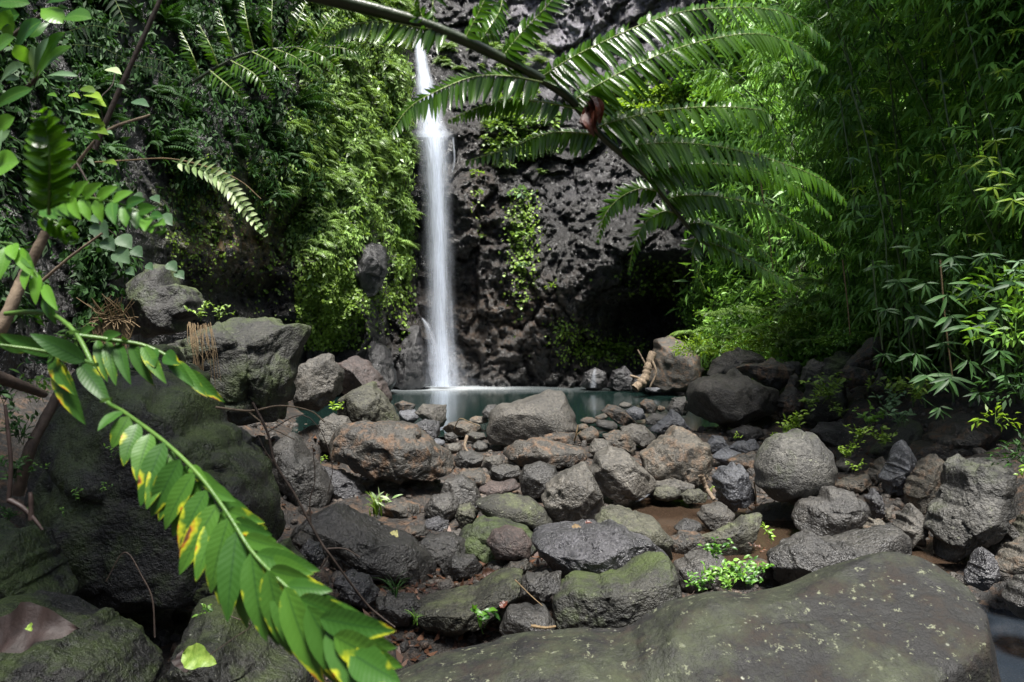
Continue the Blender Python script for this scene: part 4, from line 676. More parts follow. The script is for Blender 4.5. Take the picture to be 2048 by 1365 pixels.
# long bare culms and hanging roots that show against the foliage
for k, (pts, d, r, mt, nm, lab) in enumerate([
    ([(1725, -10), (1790, 90), (1840, 190), (1890, 300), (1925, 420), (1945, 520)], 9., .012, 'culm', 'bamboo_culm', 'long pale arching bamboo culm crossing the top right of the stand'),
    ([(1700, 170), (1730, 270), (1750, 360), (1768, 450), (1775, 560)], 8.6, .012, 'culm', 'bamboo_culm', 'thin pale bamboo culm left of the long arching culm'),
    ([(1880, 140), (1900, 260), (1935, 360), (1990, 480), (2050, 600)], 8., .012, 'culm', 'bamboo_culm', 'bamboo culm slanting to the right edge behind the lime sprigs'),
    ([(1680, 200), (1700, 330), (1710, 420)], 9.6, .010, 'culm', 'bamboo_culm', 'short straight bamboo culm left of the pale bare culm'),
    ([(1930, 20), (1960, 160), (2000, 320), (2040, 450)], 7.6, .012, 'culm', 'bamboo_culm', 'bamboo culm in the top right corner slanting out of the picture'),
    ([(1745, 520), (1752, 600), (1765, 700)], 8.4, .012, 'culm', 'bamboo_culm', 'upright dark culm above the tall angular block'),
    ([(1515, 300), (1520, 360), (1535, 450), (1548, 560)], 12., .012, 'straw', 'hanging_root', 'long straight reddish root hanging in front of the cave, behind the big frond'),
    ([(1880, 520), (1890, 640), (1905, 760)], 7.3, .010, 'straw', 'hanging_root', 'thin brown stalk standing among the drooping bamboo fans'),
    ([(1685, 520), (1695, 610), (1700, 670)], 10., .010, 'straw', 'hanging_root', 'thin reddish stalk left of the tall angular block')]):
    g = Geo(); q = np.array([P(x, y, d) for x, y in pts]); tube(g, spline(q, 24), r, r*.7, 6); g.obj(nm, M[mt], q[-1], label=lab, cat='bamboo' if mt == 'culm' else 'root')
# broad-leaved bushes at the right edge
for k, (x, y, d, s, lab, mt) in enumerate([(1990, 830, 5.8, 38, 'bright small bush with rounded leaves above the large angular boulder', 'lime'), (2030, 640, 6.2, 90, 'dark glossy bush at the right edge below the lime bamboo sprigs', 'shrub'), (2040, 760, 5.9, 80, 'dark bush at the right edge just above the large brown boulder', 'ferndark'), (2000, 560, 6.8, 80, 'green leafy bush near the right edge among bamboo leaves', 'shrub'), (2050, 900, 5.6, 60, 'black-green bush behind the large angular boulder at the right edge', 'ferndark')]):
    me = bush_tpl(150 if k else 46, 1., .32 if k else .5, 300+k, tpl=diam(.36), squash=1.1).mesh('bush'); me.materials.append(M[mt]); place('bush', me, P(x, y+s*.5, d), k, s*d/F, lab, 'bush')
rgk = np.random.default_rng(91)
for k in range(64):
    x = 1540+rgk.random()*500; y = rgk.random()**1.0*560-5; d = float(np.interp(x, [1500, 1800, 2048], [13.5, 10.2, 7.6]))*rgk.uniform(.8, .95); mt = ('bamboo_leaf', 'heart', 'bamboo_leaf', 'shrub')[k % 4]
    if x < 1700 and 30 < y < 500: continue
    g, o = spray(x, y, d, rgk.uniform(18, 34), n=int(rgk.integers(5, 10)), down=rgk.uniform(.4, .9), seed=800+k, mat=mt); g.obj('bamboo_shoot', M[mt], o, label='green bamboo sprig standing out in the upper part of the stand on the right', cat='bamboo sprig', group='green bamboo sprigs in the upper stand')
# ================================================================== BIG TREE FERN FROND ACROSS THE TOP
def px3(pts): return np.array([P(*p) for p in pts])
fr = px3([(560, -25, 1.30), (700, 8, 1.34), (850, 50, 1.38), (1000, 115, 1.43), (1130, 190, 1.48), (1200, 270, 1.53), (1290, 350, 1.58), (1340, 410, 1.62), (1400, 480, 1.66), (1440, 500, 1.68)])
ff = empty('tree_fern_frond', fr[0], 'huge tree fern frond with dark stalk arching across the top of the picture', 'fern frond')
g = Geo(); rp = spline(fr, 60); tube(g, rp, .0150, .0028, 10, .5); g.obj('rachis', M['rachis'], parent=ff).matrix_parent_inverse.identity()
def local(o, root):                        # geometry was made in world space: move it under its thing
    o.location = [-c for c in root.location]; return o
for ch in ff.children: local(ch, ff)
def pinna(root, pts, up, dn, step=.0094, wid=.0142, mat='treefern', droop=.35, fwd=.35, name='pinna', seed=0, upv=(0, .55, .85), taper=.55, beads=True, segs=5):
    rg = np.random.default_rng(seed); path = px3(pts); L = np.linalg.norm(np.diff(path, axis=0), axis=1).sum(); n = max(8, int(L/step)); q = spline(path, n); T = np.gradient(q, axis=0); T /= np.linalg.norm(T, axis=1)[:, None]
    g = Geo()
    for j in range(1, n):
        t = j/(n-1); env = min(1, t*9+.35)*(1-t**3.2*taper-.25*t)+.02
        for sg, ln in ((1, up), (-1, dn)):
            d = nrm(np.array(upv)) if sg > 0 else nrm(np.array([0, -.28, -1.])); d = d-T[j]*np.dot(d, T[j])*.8; d = nrm(nrm(d)+T[j]*fwd*(1+.5*t)+np.array([0, 0, -droop*.35*(sg > 0)])+rg.normal(size=3)*.07)
            l = ln*env*rg.uniform(.86, 1.06); nor = np.cross(T[j], d)*sg+rg.normal(size=3)*.22
            if rg.random() < .03: continue
            leaf(g, q[j]+rg.normal(size=3)*.0006, q[j]+d*l+np.array([0, 0, -droop*l*.25]), wid*(1-.45*t)*rg.uniform(.85, 1.1), nor, bend=.10, fold=.22, seg=segs, tint=rg.random(), shape='strap')
    o = g.obj(name, M[mat], parent=root); local(o, root)
    c = Geo(); tube(c, q, .0017, .0007, 5, .5)
    if beads:
        for j in range(2, n-4): s = .0014*(1-.5*j/n); tube(c, [q[j]-T[j]*s-[0, .0012, 0], q[j]+T[j]*s-[0, .0012, 0]], s*1.3, s*.7, 4, .9)
    oc = c.obj('costa', M['costa'], parent=o); return o
PIN = [([(850, 48, 1.38), (838, 10, 1.36), (842, -70, 1.3)], .05, .05), ([(868, 55, 1.39), (866, 5, 1.4), (880, -60, 1.42)], .05, .05),
    ([(930, 78, 1.4), (965, 10, 1.38), (1000, -70, 1.36)], .055, .06), ([(1003, 117, 1.43), (1040, 70, 1.42), (1100, 5, 1.4), (1150, -60, 1.4)], .06, .065),
    ([(1078, 158, 1.46), (1140, 118, 1.45), (1220, 78, 1.44), (1310, 40, 1.44), (1400, 19, 1.45), (1530, 18, 1.48), (1600, 42, 1.5), (1655, 85, 1.52)], .045, .088), ([(1140, 207, 1.49), (1200, 168, 1.5), (1290, 122, 1.52), (1400, 84, 1.55), (1510, 68, 1.58), (1590, 90, 1.6), (1650, 135, 1.62)], .04, .09),
    ([(1198, 253, 1.52), (1240, 240, 1.52), (1320, 222, 1.53), (1420, 214, 1.55), (1500, 218, 1.56), (1535, 228, 1.57), (1548, 262, 1.57)], .034, .088), ([(1240, 300, 1.55), (1280, 290, 1.55), (1360, 286, 1.56), (1460, 298, 1.58), (1560, 325, 1.6), (1640, 358, 1.62), (1690, 400, 1.63)], .036, .088),
    ([(1288, 350, 1.58), (1330, 338, 1.58), (1400, 328, 1.6), (1500, 336, 1.63), (1590, 372, 1.66), (1660, 430, 1.68)], .03, .07), ([(1335, 400, 1.62), (1365, 392, 1.62), (1430, 393, 1.63), (1520, 412, 1.66), (1600, 450, 1.7), (1670, 500, 1.72)], .034, .072),
    ([(1372, 450, 1.65), (1400, 447, 1.65), (1450, 462, 1.67), (1500, 486, 1.69), (1560, 530, 1.72)], .03, .058), ([(1408, 482, 1.67), (1450, 497, 1.68), (1510, 528, 1.7), (1560, 556, 1.71), (1600, 580, 1.73)], .03, .050),
    ([(900, 62, 1.39), (840, 56, 1.37), (770, 44, 1.36), (700, 52, 1.35), (655, 80, 1.35)], .02, .062), ([(1085, 165, 1.45), (1020, 153, 1.42), (950, 154, 1.4), (880, 180, 1.38), (820, 215, 1.37), (780, 268, 1.36)], .045, .075),
    ([(1150, 218, 1.49), (1090, 205, 1.47), (1020, 200, 1.46), (960, 214, 1.45), (900, 240, 1.44)], .02, .058), ([(1200, 272, 1.53), (1150, 265, 1.52), (1090, 268, 1.5), (1020, 296, 1.48), (935, 322, 1.46)], .02, .066),
    ([(1318, 383, 1.6), (1280, 378, 1.6), (1240, 396, 1.6), (1210, 430, 1.6), (1195, 480, 1.6)], .05, .048), ([(1358, 428, 1.63), (1325, 424, 1.63), (1290, 446, 1.63), (1268, 490, 1.63), (1258, 545, 1.63)], .045, .045),
    ([(1395, 476, 1.66), (1385, 500, 1.65), (1392, 535, 1.65), (1410, 580, 1.65)], .042, .042), ([(955, 92, 1.41), (975, 60, 1.5), (1000, 20, 1.56), (1010, -40, 1.6)], .05, .05), ([(1195, 250, 1.52), (1230, 180, 1.6), (1300, 60, 1.72), (1340, -40, 1.8)], .02, .03)]
for k, (p, u, d) in enumerate(PIN[:20]): pinna(ff, p, u, d, seed=k)
# dry curled leaf caught in the frond
g = Geo(); c0 = P(1182, 228, 1.46); rgq = np.random.default_rng(4)
for k in range(9): a = k*.7; o_ = c0+np.array([math.cos(a)*.014, rgq.uniform(-.012, .012), math.sin(a)*.017]); leaf(g, o_+[0, 0, .022], o_+np.array([rgq.uniform(-.02, .03), rgq.uniform(-.02, .02), -.034]), .034, (rgq.uniform(-1, 1), -1, rgq.uniform(-.5, .5)), bend=.5, fold=.9, seg=7, tint=rgq.random(), shape='heart')
g.obj('dry_leaf', M['redleaf'], c0, label='dark red curled dry leaf caught on the stalk of the big tree fern frond', cat='dry leaf')
# out-of-focus fern frond in the upper left
f2 = px3([(385, 165, 1.6), (448, 127, 1.62), (503, 105, 1.64), (585, 95, 1.68), (680, 92, 1.72)]); fe = empty('tree_fern_frond', f2[0], 'smaller tree fern frond in the upper left, spreading pinnae up and down', 'fern frond')
g = Geo(); tube(g, spline(f2, 20), .0035, .0015, 6); local(g.obj('rachis', M['rachis'], parent=fe), fe)
for k, (a, b, c) in enumerate([((398, 150), (385, 110), (362, 62)), ((436, 133), (420, 90), (398, 50)), ((470, 118), (455, 70), (438, 20)), ((508, 104), (495, 50), (488, 5)), ((545, 98), (543, 50), (545, 0)), ((583, 96), (595, 50), (612, 5)), ((625, 94), (645, 60), (670, 25)), ((420, 142), (460, 175), (495, 208)), ((462, 122), (510, 150), (545, 195)), ((505, 105), (550, 130), (588, 175)), ((548, 98), (595, 118), (640, 160)), ((590, 96), (640, 110), (690, 150)), ((640, 94), (690, 98), (735, 115))]):
    dd = 1.6+k % 7*.015; pinna(fe, [(*a, dd), (*b, dd-.02), (*c, dd)], .036, .036, seed=50+k, upv=nrm([a[1]-c[1], 0, (c[0]-a[0])*-1]) if 0 else (-.6, .1, .6) if k < 7 else (.5, .1, .7), mat='treefern', beads=False, step=.009, wid=.0085, segs=3, droop=.1)
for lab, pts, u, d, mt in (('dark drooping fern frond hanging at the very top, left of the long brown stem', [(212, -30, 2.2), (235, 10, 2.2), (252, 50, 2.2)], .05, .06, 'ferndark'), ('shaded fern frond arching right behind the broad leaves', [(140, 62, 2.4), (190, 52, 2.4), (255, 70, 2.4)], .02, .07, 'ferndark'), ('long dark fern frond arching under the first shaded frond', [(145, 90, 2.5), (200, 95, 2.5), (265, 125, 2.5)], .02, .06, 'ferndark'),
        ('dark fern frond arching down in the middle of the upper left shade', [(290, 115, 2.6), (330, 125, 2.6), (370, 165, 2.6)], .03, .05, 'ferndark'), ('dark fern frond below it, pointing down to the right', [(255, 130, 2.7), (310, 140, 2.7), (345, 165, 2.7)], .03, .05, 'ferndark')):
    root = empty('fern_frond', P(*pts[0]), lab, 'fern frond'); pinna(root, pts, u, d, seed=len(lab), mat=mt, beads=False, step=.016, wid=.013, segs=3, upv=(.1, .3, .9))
# ================================================================== SPOTTED PLANT, LOWER LEFT
sp = empty('spotted_plant', P(10, 640, 1.15), 'arching green plant with yellow and brown spotted leaflets, close in the lower left', 'plant')
main = px3([(12, 628, 1.15), (60, 624, 1.12), (105, 630, 1.10), (150, 665, 1.06), (185, 730, 1.02), (212, 800, .98), (250, 826, .95), (330, 885, .90), (400, 953, .86), (460, 1035, .82), (505, 1105, .79), (571, 1172, .76), (640, 1235, .74), (690, 1295, .72), (740, 1345, .70)])
g = Geo(); tube(g, spline(main, 80), .0042, .0012, 8, .6)
for p in main[2:6]: tube(g, [p-[0, 0, .003], p+[0, 0, .003]], .0085, .0085, 8)
local(g.obj('stem', M['stem'], parent=sp), sp)
LF = [((244,823),(196,862),26,.95),((258,833),(224,897),30,.94),((275,848),(247,932),32,.92),((300,868),(273,962),36,.91),((328,885),(281,1013),38,.895),((360,918),(303,1034),40,.88),((388,945),(330,1060),38,.865),((414,980),(358,1098),42,.85),((437,1007),(359,1150),42,.84),((458,1035),(422,1187),44,.82),((474,1062),(455,1245),46,.81),((503,1104),(534,1284),48,.79),((536,1140),(584,1312),48,.77),((571,1172),(650,1370),54,.75),((615,1212),(735,1400),60,.73),((655,1255),(770,1420),60,.72),
    ((380,935),(415,962),20,.89),((397,947),(449,986),22,.88),((420,975),(472,1003),24,.86),((439,1003),(501,1025),26,.85),((455,1022),(530,1046),26,.84),((468,1042),(545,1070),28,.83),((490,1075),(567,1097),28,.81),((512,1108),(640,1142),38,.79),((540,1140),(622,1158),32,.77),((571,1174),(665,1182),32,.76),((598,1196),(730,1248),44,.74),((640,1236),(792,1262),50,.72),((668,1272),(806,1334),56,.71),((700,1305),(800,1365),60,.70)]
def leaflet(a, b, w, d, k, mat='spot', nor=None, parent=sp, nm='leaflet', shape='lance', bend=.12, db=0.):
    rg = np.random.default_rng(k+900); g = Geo(); A = P(a[0], a[1], d); B = P(b[0], b[1], d-.02+db+rg.uniform(-.015, .015)); nn = nor if nor is not None else (rg.uniform(-.25, .25), -1, rg.uniform(.0, .5))
    leaf(g, A, B, w*d/F*1.22, nn, bend=bend, fold=.2, seg=12, tint=rg.random(), shape=shape, wave=.012); o = g.obj(nm, M[mat], parent=parent); return local(o, parent)
for k, (a, b, w, d) in enumerate(LF): leaflet(a, b, w, d, k)
for k in list(range(3, 15))+list(range(16, 28)):           # leaflets between the larger ones
    a, b, w, d = LF[k]; a2, b2, w2, d2 = LF[k+1]; leaflet(((a[0]+a2[0])/2, (a[1]+a2[1])/2), ((b[0]+b2[0])/2*.97+.03*a[0], (b[1]+b2[1])/2*.97+.03*a[1]), (w+w2)/2*.95, (d+d2)/2+.012, 150+k)
def branch(pts, r): g = Geo(); q = px3(pts); tube(g, spline(q, 30), r, r*.35, 7, .6); return local(g.obj('stalk', M['stem'], parent=sp), sp)
branch([(160,672,1.06),(220,680,1.07),(290,692,1.08),(350,722,1.08),(400,765,1.08),(440,800,1.08)], .0042); branch([(182,728,1.02),(130,712,1.0),(70,700,.98),(0,690,.96)], .0045); branch([(100,628,1.1),(90,590,1.1),(70,545,1.1),(35,495,1.1),(0,485,1.1)], .0042)
for k, (a, b, w) in enumerate([((195,680),(215,765),20),((215,682),(232,772),22),((235,684),(262,770),22),((262,686),(308,772),24),((285,690),(333,768),22),((305,700),(310,735),26),((335,712),(390,775),20),((350,722),(415,795),22),((375,740),(450,805),24),((160,668),(190,655),16),((205,676),(243,668),20),((255,686),(245,672),12),((330,708),(360,730),26)]): leaflet(a, b, w, 1.08, 40+k)
for k, (a, b, w) in enumerate([((170,724),(60,668),34),((115,708),(0,668),28),((112,722),(172,850),38),((160,728),(222,812),30),((60,700),(-20,672),26),((100,712),(150,790),26)]): leaflet(a, b, w, 1.0, 60+k)
for k, (a, b, w) in enumerate([((90,590),(113,650),20),((88,570),(116,622),18),((75,548),(72,610),20),((60,530),(50,580),22),((35,497),(68,555),24),((20,492),(0,560),26),((40,500),(70,540),18),((25,488),(30,520),24)]): leaflet(a, b, w, 1.1, 70+k, mat='broad')
# blurred bright pinnate fronds on the left
def pinnate(lab, pts, lens, w, mat, n, side=(1, 1), seed=0, ang=1.1, cat='fern frond'):
    rg = np.random.default_rng(seed); root = empty('compound_leaf', P(*pts[0]), lab, cat); q = spline(np.array(pts, float), n+1); g = Geo(); tube(g, px3(q), .0022, .001, 6, .5); local(g.obj('stem', M['stem'], parent=root), root); t2 = np.gradient(q, axis=0)
    for j in range(1, n+1):
        t = j/n; d = nrm([t2[j][0], t2[j][1]]); l = lens*(math.sin(math.pi*(.18+.8*t))**.7)
        for s in (1, -1):
            if side[0 if s > 0 else 1] == 0: continue
            a = ang*s*side[0 if s > 0 else 1]; dx, dy = d[0]*math.cos(a)-d[1]*math.sin(a), d[0]*math.sin(a)+d[1]*math.cos(a)
            leaflet((q[j][0], q[j][1]), (q[j][0]+dx*l, q[j][1]+dy*l), w, q[j][2], seed*50+j*2+s, mat, parent=root)
    return root
pinnate('blurred bright green compound leaf standing close at the left edge', [(98,430,.8),(100,360,.78),(98,290,.77),(85,225,.78)], 58, 24, 'treefern', 12, seed=3, ang=1.25)
pinnate('green compound leaf arching right with hanging leaflets above the dead stump', [(66,430,.95),(110,402,.93),(160,395,.92),(230,405,.9),(290,430,.9),(325,462,.9)], 50, 22, 'broad', 12, side=(1, .55), seed=4, ang=1.2)
pinnate('small compound leaf drooping below the arching one', [(72,432,.95),(100,440,.95),(130,460,.95),(150,485,.95)], 32, 15, 'treefern', 6, side=(1, .6), seed=5)
pinnate('thin pale-tipped compound leaf arching over the orange moss', [(345,323,2.2),(400,338,2.2),(440,358,2.2),(470,390,2.2),(500,430,2.2),(532,472,2.2)], 24, 8, 'pale', 20, seed=6, ang=1.0)
# broad leaves of the top left corner
br = empty('broadleaf_branch', P(60, 170, 1.3), 'branch with big upright rounded glossy leaves in the top left corner', 'branch')
g = Geo(); tube(g, spline(px3([(-20,215,1.35),(40,185,1.32),(72,158,1.3),(80,140,1.3)]), 12), .005, .003, 6); tube(g, spline(px3([(-20,120,1.3),(40,60,1.3),(100,20,1.3)]), 12), .005, .003, 6); local(g.obj('stem', M['twig'], parent=br), br)
for k, (a, b, w, mt) in enumerate([((72,160),(143,93),24,'broad'),((70,158),(130,64),24,'broad'),((70,156),(98,76),15,'heart'),((69,155),(70,92),12,'heart'),((92,153),(156,153),10,'heart'),((95,156),(138,164),9,'heart'),((62,168),(66,148),12,'heart'),((28,112),(85,42),36,'broad'),((82,18),(126,48),34,'broad'),((122,40),(184,38),30,'broad'),((0,168),(48,128),20,'heart'),((8,160),(40,158),10,'heart'),((-20,225),(66,178),22,'broad'),((-25,345),(38,325),48,'broad'),((92,8),(150,-12),24,'broad'),((-20,60),(40,30),34,'broad'),((20,95),(20,20),30,'broad'),((-10,270),(30,235),26,'broad'),((-20,120),(30,75),30,'broad'),((-20,10),(60,8),30,'broad'),((100,45),(60,75),20,'broad'),((-20,300),(20,262),22,'heart'),((-10,390),(5,260),18,'heart'),((60,130),(30,90),24,'broad')]):
    leaflet(a, b, w, 1.3-.01*(k % 5), 300+k, mt, parent=br, nm='leaf', shape='obovate', bend=.2)
# climbing vine with lit leaves
vi = empty('climbing_vine', P(205, 300, 1.9), 'climbing vine with heart-shaped leaves glowing yellow-green at the upper left', 'vine')
g = Geo(); tube(g, spline(px3([(232,130,1.95),(225,170,1.93),(200,200,1.9),(205,240,1.9),(190,290,1.9),(225,330,1.9)]), 30), .0018, .0012, 5); local(g.obj('stem', M['twig'], parent=vi), vi)
for k, (x, y, w, mt) in enumerate([(178,180,34,'lime'),(188,192,36,'lime'),(196,206,34,'lime'),(176,214,30,'broad'),(182,228,36,'lime'),(194,244,34,'lime'),(200,262,36,'lime'),(186,274,30,'broad'),(200,250,20,'lime'),(150,192,22,'lime'),(228,142,32,'pale'),(240,174,22,'heart'),(282,206,34,'heart'),(222,325,26,'lime'),(150,222,24,'heart'),(106,190,18,'broad'),(218,265,16,'heart')]):
    leaflet((x-w*.45, y-w*.1), (x+w*.5, y+w*.25), w*.62, 1.9, 400+k, mt, parent=vi, nm='leaf', shape='heart', nor=(.2*(k % 3-1), -.75, .8))
v2 = empty('climbing_vine', P(230, 480, 2.3), 'dull green vine with broad heart leaves above the perched mossy boulder', 'vine')
g = Geo(); tube(g, spline(px3([(190,440,2.3),(230,470,2.3),(265,500,2.3),(290,545,2.3)]), 20), .0018, .0012, 5); tube(g, spline(px3([(300,420,2.3),(330,445,2.3),(335,460,2.3)]), 8), .0015, .001, 5); local(g.obj('stem', M['twig'], parent=v2), v2)
for k, (x, y, w) in enumerate([(202,462,46),(218,492,36),(250,486,40),(245,515,44),(275,506,30),(333,442,34),(262,545,22),(345,535,28),(360,552,24),(300,535,20),(190,440,24),(312,400,22),(278,396,24)]):
    leaflet((x-w*.3, y-w*.35), (x+w*.35, y+w*.3), w*.75, 2.3, 430+k, 'heart', parent=v2, nm='leaf', shape='heart', nor=(.2*(k % 3-1), -.9, .5))
# stems, poles, twigs
def stick(name, lab, cat, pts, r0, r1, mat, bumpy=.08, sub=()):
    q = px3(pts); g = Geo(); tube(g, spline(q, max(10, 8*len(q))), r0, r1, 7, .5, bumpy)
    for s_, a0, a1 in sub: tube(g, spline(px3(s_), 12), a0, a1, 5, .5, bumpy)
    g.obj(name, M[mat], q[0], label=lab, cat=cat)
stick('dead_pole', 'weathered broken wooden pole leaning at the left edge', 'pole', [(-30,720,1.35),(10,640,1.35),(45,560,1.38),(92,465,1.4)], .0135, .0095, 'wood')
stick('dead_stick', 'pale straight stick rising right from behind the dead pole', 'stick', [(85,562,1.9),(140,515,1.9),(205,467,1.9)], .0045, .003, 'wood')
stick('brown_stem', 'long brown stem slanting up to the top behind the vine', 'stem', [(190,300,2.2),(235,190,2.2),(285,80,2.2),(325,-10,2.2)], .009, .007, 'twig')
stick('brown_stem', 'second brown stem below the long one, pointing up right to the dark bank', 'stem', [(140,345,2.3),(210,265,2.3),(300,230,2.4)], .006, .004, 'wood')
stick('bare_twig', 'thin pale twig arching right over the dark overhang', 'twig', [(190,325,2.2),(260,321,2.2),(340,318,2.2),(420,336,2.2),(480,362,2.2),(522,398,2.2)], .0028, .0012, 'straw')
stick('bare_twig', 'purple-brown twig slanting down to the arching leaf at the left', 'twig', [(152,325,1.7),(170,355,1.7),(195,405,1.7),(200,450,1.7)], .0032, .002, 'twig')
stick('fallen_branch', 'rotten dark branch lying under the stem of the spotted plant', 'branch', [(-30,745,2.),(40,770,2.1),(90,790,2.2)], .022, .012, 'twig')
stick('broken_root', 'reddish-brown upright root at the left edge', 'root', [(18,1000,1.8),(22,930,1.8),(15,850,1.8),(10,810,1.8)], .006, .004, 'brownleaf', sub=[([(18,1000,1.8),(45,1015,1.8),(70,1040,1.8),(85,1060,1.8)], .008, .004), ([(62,1040,1.8),(62,1000,1.8),(60,985,1.8)], .007, .005)])
stick('leaning_log', 'brown dead log slanting down beside the huge mossy boulder', 'trunk', [(125,770,2.8),(95,830,2.75),(60,900,2.7),(35,990,2.7)], .018, .024, 'twig')
stick('thin_branch', 'thin bare branch reaching over the gap below the flat-topped boulder', 'branch', [(432,815,4.2),(500,822,4.2),(560,812,4.2),(620,822,4.3),(650,845,4.3)], .008, .004, 'wood', sub=[([(495,822,4.2),(530,850,4.2),(560,865,4.2),(590,880,4.2)], .005, .003)])
stick('thin_branch', 'tangled dark branch reaching down over the large slanting boulder', 'branch', [(505,805,3.4),(535,865,3.4),(550,925,3.4),(590,990,3.4),(625,1055,3.4),(645,1090,3.4),(660,1110,3.4),(700,1165,3.45),(740,1215,3.5),(790,1255,3.5)], .007, .005, 'twig',
    sub=[([(535,865,3.4),(600,830,3.4),(640,860,3.4),(665,930,3.4),(655,990,3.4)], .003, .002), ([(622,1050,3.4),(620,1000,3.4),(630,960,3.4),(625,890,3.4)], .004, .002), ([(655,1098,3.4),(690,1098,3.4),(720,1115,3.4)], .005, .003), ([(660,1108,3.4),(635,1145,3.4),(625,1155,3.4)], .004, .003), ([(560,945,3.4),(530,900,3.4),(515,870,3.4)], .003, .002)])
stick('bent_twig', 'thin bent twig standing in the dark below the spotted leaflets', 'twig', [(310,1275,2.3),(305,1200,2.3),(285,1155,2.3),(250,1105,2.3),(212,1163,2.3)], .003, .0015, 'twig')
stick('thin_branch', 'thin twig between the spotted leaflets and the bright-mossed boulder', 'branch', [(430,1178,2.2),(450,1225,2.2),(500,1250,2.2),(470,1275,2.2),(420,1310,2.2)], .002, .0014, 'twig')
stick('tree_root', 'light brown root running down the side of the tall rounded boulder', 'root', [(1306,705,19.6),(1296,735,19.5),(1288,760,19.4),(1270,778,19.3)], .10, .16, 'wood', .2, sub=[([(1300,715,19.5),(1312,745,19.4),(1300,775,19.4)], .05, .03), ([(1275,700,19.6),(1290,728,19.6)], .03, .03), ([(1260,752,19.5),(1283,758,19.5)], .04, .03)])
stick('straw_stalk', 'dry yellow stalk bent over the flat tan slab stone', 'straw', [(908,858,9.),(920,838,8.9),(940,845,8.9),(960,853,9.)], .007, .005, 'straw')
stick('driftwood', 'dry stick leaning between the humped boulder and the smooth oval cobble', 'stick', [(1145,893,9.3),(1152,870,9.2),(1156,850,9.2)], .014, .008, 'straw', sub=[([(1152,872,9.2),(1162,862,9.2)], .008, .004)])
stick('driftwood', 'broken brown stick standing in the puddle left of the angular bluish boulder', 'stick', [(1402,950,7.),(1412,975,7.),(1428,1000,6.9)], .03, .02, 'wood', .2, sub=[([(1420,962,7.),(1412,950,7.)], .008, .005)])
stick('hanging_root', 'thin root hanging right of the angular bluish boulder', 'root', [(1508,965,7.),(1512,995,7.),(1510,1020,7.)], .008, .004, 'straw')
stick('driftwood', 'curved red-brown strip of bark left of the humped boulder', 'bark', [(934,872,9.3),(930,895,9.2),(945,912,9.1)], .025, .012, 'wood', .2)
stick('bare_twig', 'thin twig leaning across the dark faceted rock', 'twig', [(1030,1160,4.5),(1060,1190,4.4),(1085,1212,4.3)], .005, .003, 'straw')
stick('split_wood', 'pale splintered piece of wood at the edge of the foreground slab', 'wood', [(1062,1252,3.9),(1090,1256,3.9),(1112,1253,3.9)], .010, .007, 'straw', .3)
for k in range(9):
    stick('dry_grass_blade', 'dry reddish grass stem hanging from under the perched mossy boulder', 'grass', [(378+k*5,645+k % 3*4,6.4),(385+k*6,690,6.2),(392+k*4+(k % 2)*10,735+k % 4*9,6.1)], .006, .003, 'straw', 0) if k < 1 else None
g = Geo()
for k in range(34): x = 374+RNG.uniform(0, 50); q = px3([(x, 645+RNG.uniform(0, 8), 6.45), (x+RNG.uniform(0, 12), 690, 6.2), (x+RNG.uniform(-5, 25), 725+RNG.uniform(-60, 75), 6.1)]); tube(g, spline(q, 6), .0035, .002, 4)
g.obj('dry_grass', M['straw'], P(395, 645, 6.4), label='tuft of dry stems hanging over the edge of the flat-topped lichen boulder', cat='dry grass')
g = Geo()
for k in range(70): x = RNG.uniform(190, 262); q = px3([(x, 690+RNG.uniform(-20, 20), 6.6), (x+RNG.uniform(-20, 20), 640, 6.6), (x+RNG.uniform(-40, 40), RNG.uniform(585, 660), 6.5)]); tube(g, spline(q, 5), .007, .003, 4)
g.obj('dry_grass', M['straw'], P(225, 690, 6.6), label='heap of dry brown stems left of the perched mossy boulder', cat='dry grass')
# ================================================================== SMALL PLANTS AND GRASS AMONG THE STONES
def tuft(name, lab, cat, x, y, d, h, n, mat, wf=.05, spread=.8, seed=0, seg=5):
    rg = np.random.default_rng(seed); g = Geo(); o = P(x, y, d); s = h*d/F
    for k in range(n):
        az = rg.uniform(0, 6.283); e = rg.uniform(.3, 1.); v = np.array([math.cos(az)*spread*rg.uniform(.2, 1), math.sin(az)*spread*.6*rg.uniform(.2, 1), e]); leaf(g, o+rg.normal(size=3)*.06*s, o+v*s*rg.uniform(.6, 1), wf*s*rg.uniform(.7, 1.3), nrm([v[0]*-.3, -.4, 1.]), bend=.5, seg=seg, tint=rg.random(), shape='strap')
    g.obj(name, M[mat], o, label=lab, cat=cat)
def herb(lab, x, y, d, h, n, mat, seed=0, lw=.42, ls=.34, flat=.9, name='small_plant'):
    rg = np.random.default_rng(seed); g = Geo(); o = P(x, y, d); s = h*d/F; ns = max(2, n//6)
    for k in range(ns):
        tip = o+np.array([rg.uniform(-1, 1)*flat, rg.uniform(-.5, .3), rg.uniform(.3, 1)])*s; q = spline([o+rg.normal(size=3)*.1*s, (o+tip)/2+[0, 0, .15*s], tip], 7); tube(g, q, .012*s, .006*s, 4, .3)
        for j in range(6): p = q[1+j if j < 6 else 6]; d_ = nrm(rg.normal(size=3)*[1, .7, .5]+[0, -.2, .25]); leaf(g, p, p+d_*s*ls*rg.uniform(.6, 1.1), s*ls*lw, (rg.uniform(-.4, .4), -.6, .9), bend=.25, seg=4, tint=rg.random())
    g.obj(name, M[mat], o, label=lab, cat='plant')
tuft('grass_tuft', 'bright arching grass tuft in the gap under the big brown boulder', 'grass', 752, 1030, 6.6, 62, 22, 'lime', .06, .8, 1)
herb('pale-leaved bamboo seedling growing right of the arching grass tuft', 765, 1022, 6.4, 32, 16, 'pale', 2, lw=.25, ls=.7)
